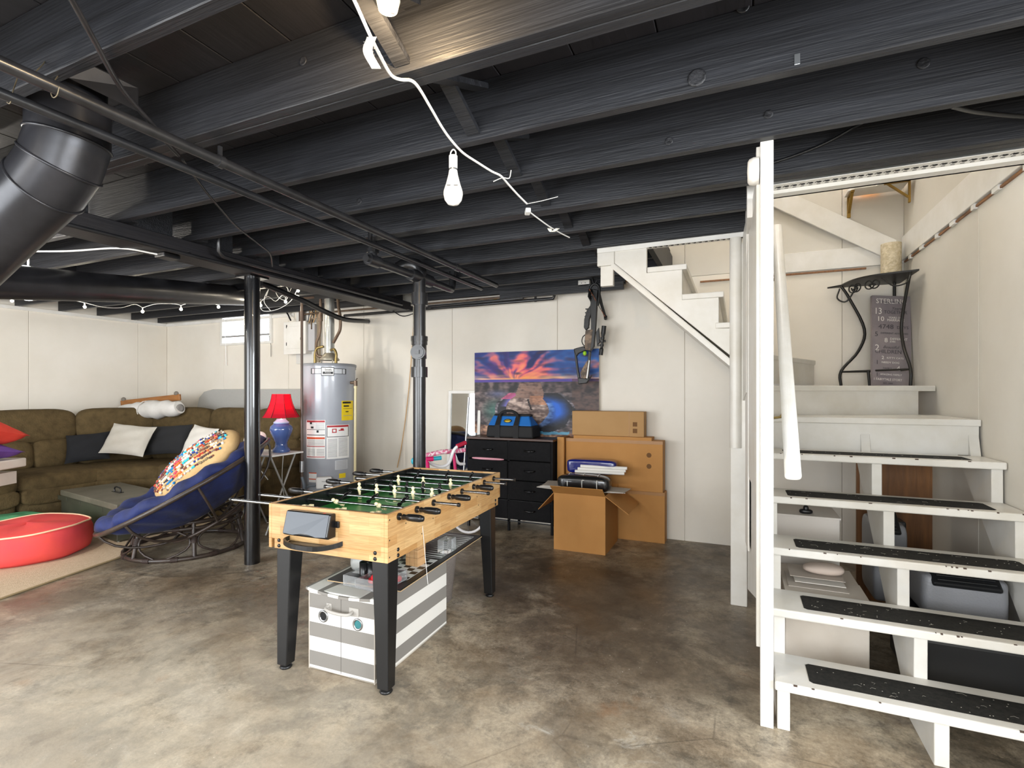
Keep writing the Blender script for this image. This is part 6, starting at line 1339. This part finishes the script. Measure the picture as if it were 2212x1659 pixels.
obj('handlebar', MB().tube([at(923, 995, d=4.3), at(936, 1004, d=4.38), at(955, 1008, d=4.42), at(970, 1000, d=4.45), at(978, 978, d=4.48), at(986, 966, d=4.5), at(1002, 958, d=4.55)], .014, 10, sub=4), M_bw, bi)
obj('grip', MB().cyl(at(987, 964, d=4.5), at(1006, 956, d=4.55), .02, n=12), mat('bike_red_grip', 'b01c3c', .5), bi)
obj('grip', MB().cyl(at(920, 992, d=4.3), at(935, 991, d=4.33), .022, n=12), M_pk, bi); obj('bell', MB().cyl(at(935, 991, d=4.33), at(953, 989, d=4.36), .018, n=12), M_tl, bi)
obj('stem', MB().tube([at(922, 992, d=4.3), at(926, 1020, d=4.32), at(930, 1060, d=4.34)], .016, 10), M_pk, bi)
obj('top_tube', MB().tube([at(920, 984, d=4.5), at(955, 976, d=4.55), at(980, 975, d=4.6), at(1004, 972, d=4.65)], .022, 10), mat('dotted_pink', 'efd6dc', .4, col2='d96a8f', scale=45, contrast=.12, detail=1), bi)
obj('seat_post', MB().tube([at(980, 978, d=4.58), at(984, 1020, d=4.58)], .014, 8), M_pk, bi); obj('seat_stay', MB().tube([at(978, 975, d=4.6), at(990, 1000, d=4.62), at(1004, 1002, d=4.65)], .014, 8, sub=3), M_bw, bi)
obj('grip_end', MB().sphere(at(893, 996, d=4.45), (.02, .02, .03)), M_tl, bi)
tag(obj('push_broom', MB().cyl((-2.63, 4.66, .0), (-2.60, 4.78, 1.30), .011, n=10), M_steel), 'thin metal pole leaning in front of the mirror', 'pole')
# crossbow hung on the wall
cbw = thing('crossbow', 'camouflage crossbow with scope hanging from a hook by its foot stirrup', 'crossbow', at(1275, 610, y=4.68))
M_cam = mat('camo_print', '8b7560', .6, col2='4d4136', scale=16, contrast=.2, detail=2); M_cb = mat('crossbow_black', '1a1a1b', .45)
YC = 4.70
def cp(x, y, dy=0): return at(x, y, y=YC+dy)
def flat(pts, th, dy=0): 
    P = [cp(x, y, dy) for x, y in pts]; return MB().prism([(p.x, p.z) for p in P], 'y', YC+dy-th/2, YC+dy+th/2)
obj('rail', flat([(1281, 625), (1292, 628), (1288, 700), (1284, 748), (1276, 760), (1278, 700), (1276, 660)], .045), M_cb, cbw, bevel=.004)
obj('stirrup', MB().tube([cp(1279, 655), cp(1274, 635), cp(1276, 620), cp(1285, 613), cp(1294, 620), cp(1294, 640), cp(1291, 660)], .013, 10, sub=4), M_cb, cbw)
obj('barrel_grip', flat([(1276, 660), (1268, 672), (1263, 690), (1262, 708), (1266, 714), (1272, 708), (1274, 690), (1282, 665)], .04), M_cb, cbw, bevel=.006)
for i in range(6): c = cp(1268-.8*i+(i > 3)*2, 668+i*8); obj('grip_rib', MB().box(c.x-.010, c.x+.026, c.y-.024, c.y+.024, c.z-.004, c.z+.004), M_cb, cbw)
obj('receiver', flat([(1266, 714), (1282, 712), (1279, 740), (1276, 758), (1265, 756), (1264, 738)], .05), M_cam, cbw, bevel=.006)
obj('trigger_guard', MB().tube([cp(1266, 722), cp(1259, 728), cp(1257, 738), cp(1261, 746), cp(1266, 748)], .005, 8, sub=4), M_cb, cbw)
obj('trigger', MB().tube([cp(1266, 730), cp(1262, 736), cp(1264, 741)], .003, 6), M_chrome, cbw)
obj('pistol_grip', flat([(1262, 748), (1268, 756), (1250, 764), (1246, 770), (1240, 754), (1246, 752)], .036), M_cb, cbw, bevel=.006)
obj('stock_frame', flat([(1240, 754), (1246, 768), (1250, 800), (1254, 818), (1249, 820), (1246, 800)], .03), M_cb, cbw, bevel=.004)
obj('stock_frame', flat([(1272, 758), (1277, 760), (1272, 815), (1266, 822), (1268, 800)], .03), M_cb, cbw, bevel=.004)
obj('cheek_piece', flat([(1271, 777), (1268, 816), (1258, 822), (1254, 806), (1262, 790)], .034), M_cam, cbw, bevel=.005); obj('butt_pad', flat([(1249, 816), (1270, 818), (1280, 810), (1268, 828), (1250, 830)], .04), M_cb, cbw, bevel=.006)
obj('cable_strip', flat([(1273, 778), (1275, 779), (1270, 818), (1267, 817)], .036), M_white, cbw)
obj('limb', MB().tube([cp(1276, 628, -.02), cp(1273, 640, -.12), cp(1276, 648, -.2)], [.02, .016, .01], 8), M_cb, cbw); obj('limb', MB().tube([cp(1293, 634, .02), cp(1300, 660, .06), cp(1308, 686, .12)], [.018, .014, .012], 8), M_cb, cbw)
obj('cam_wheel', MB().cyl(cp(1308, 684, .1), cp(1308, 688, .14), .016, n=14), M_cb, cbw)
obj('bowstring', MB().tube([cp(1273, 625, -.12), cp(1282, 640, -.06), cp(1290, 655, .0), cp(1307, 684, .1)], .003, 6), mat('string_orange', 'b06a4a', .7, col2='2a2320', scale=60, contrast=.1), cbw)
obj('scope_rail', flat([(1288, 718), (1294, 708), (1296, 740), (1290, 746)], .03), M_cb, cbw, bevel=.003)
sc0, sc1 = cp(1305, 704), cp(1298, 767); d_ = (sc1-sc0)
obj('scope', MB().cyl(sc0, sc0+d_*.26, .022, .021, n=18).cyl(sc0+d_*.26, sc0+d_*.38, .021, .013, n=18).cyl(sc0+d_*.36, sc0+d_*.78, .0125, n=16).cyl(sc0+d_*.74, sc0+d_*.80, .0125, .019, n=16).cyl(sc0+d_*.80, sc1, .019, n=18), M_cb, cbw)
m0 = sc0+d_*.52; obj('scope_turret', MB().cyl(m0-Vector((.03, 0, 0)), m0+Vector((.03, 0, 0)), .011, n=12).cyl(m0, m0-Vector((0, .03, 0)), .011, n=12), M_cb, cbw)
for q in (.42, .66): c = sc0+d_*q; obj('scope_ring', MB().cyl(c-d_.normalized()*.01, c+d_.normalized()*.01, .017, n=14).beam(c, c-Vector((.045, 0, 0)), .016, .02, (0, 1, 0)), M_cb, cbw)
obj('quiver_arrow', MB().sphere(cp(1263, 763, .01), (.018, .018, .022)), mat('neon_green', '9fd62b', .5), cbw)
obj('wall_hook', MB().tube([cp(1278, 590), cp(1280, 604), cp(1284, 614), cp(1289, 606)], .009, 8, sub=3), M_cb, cbw)
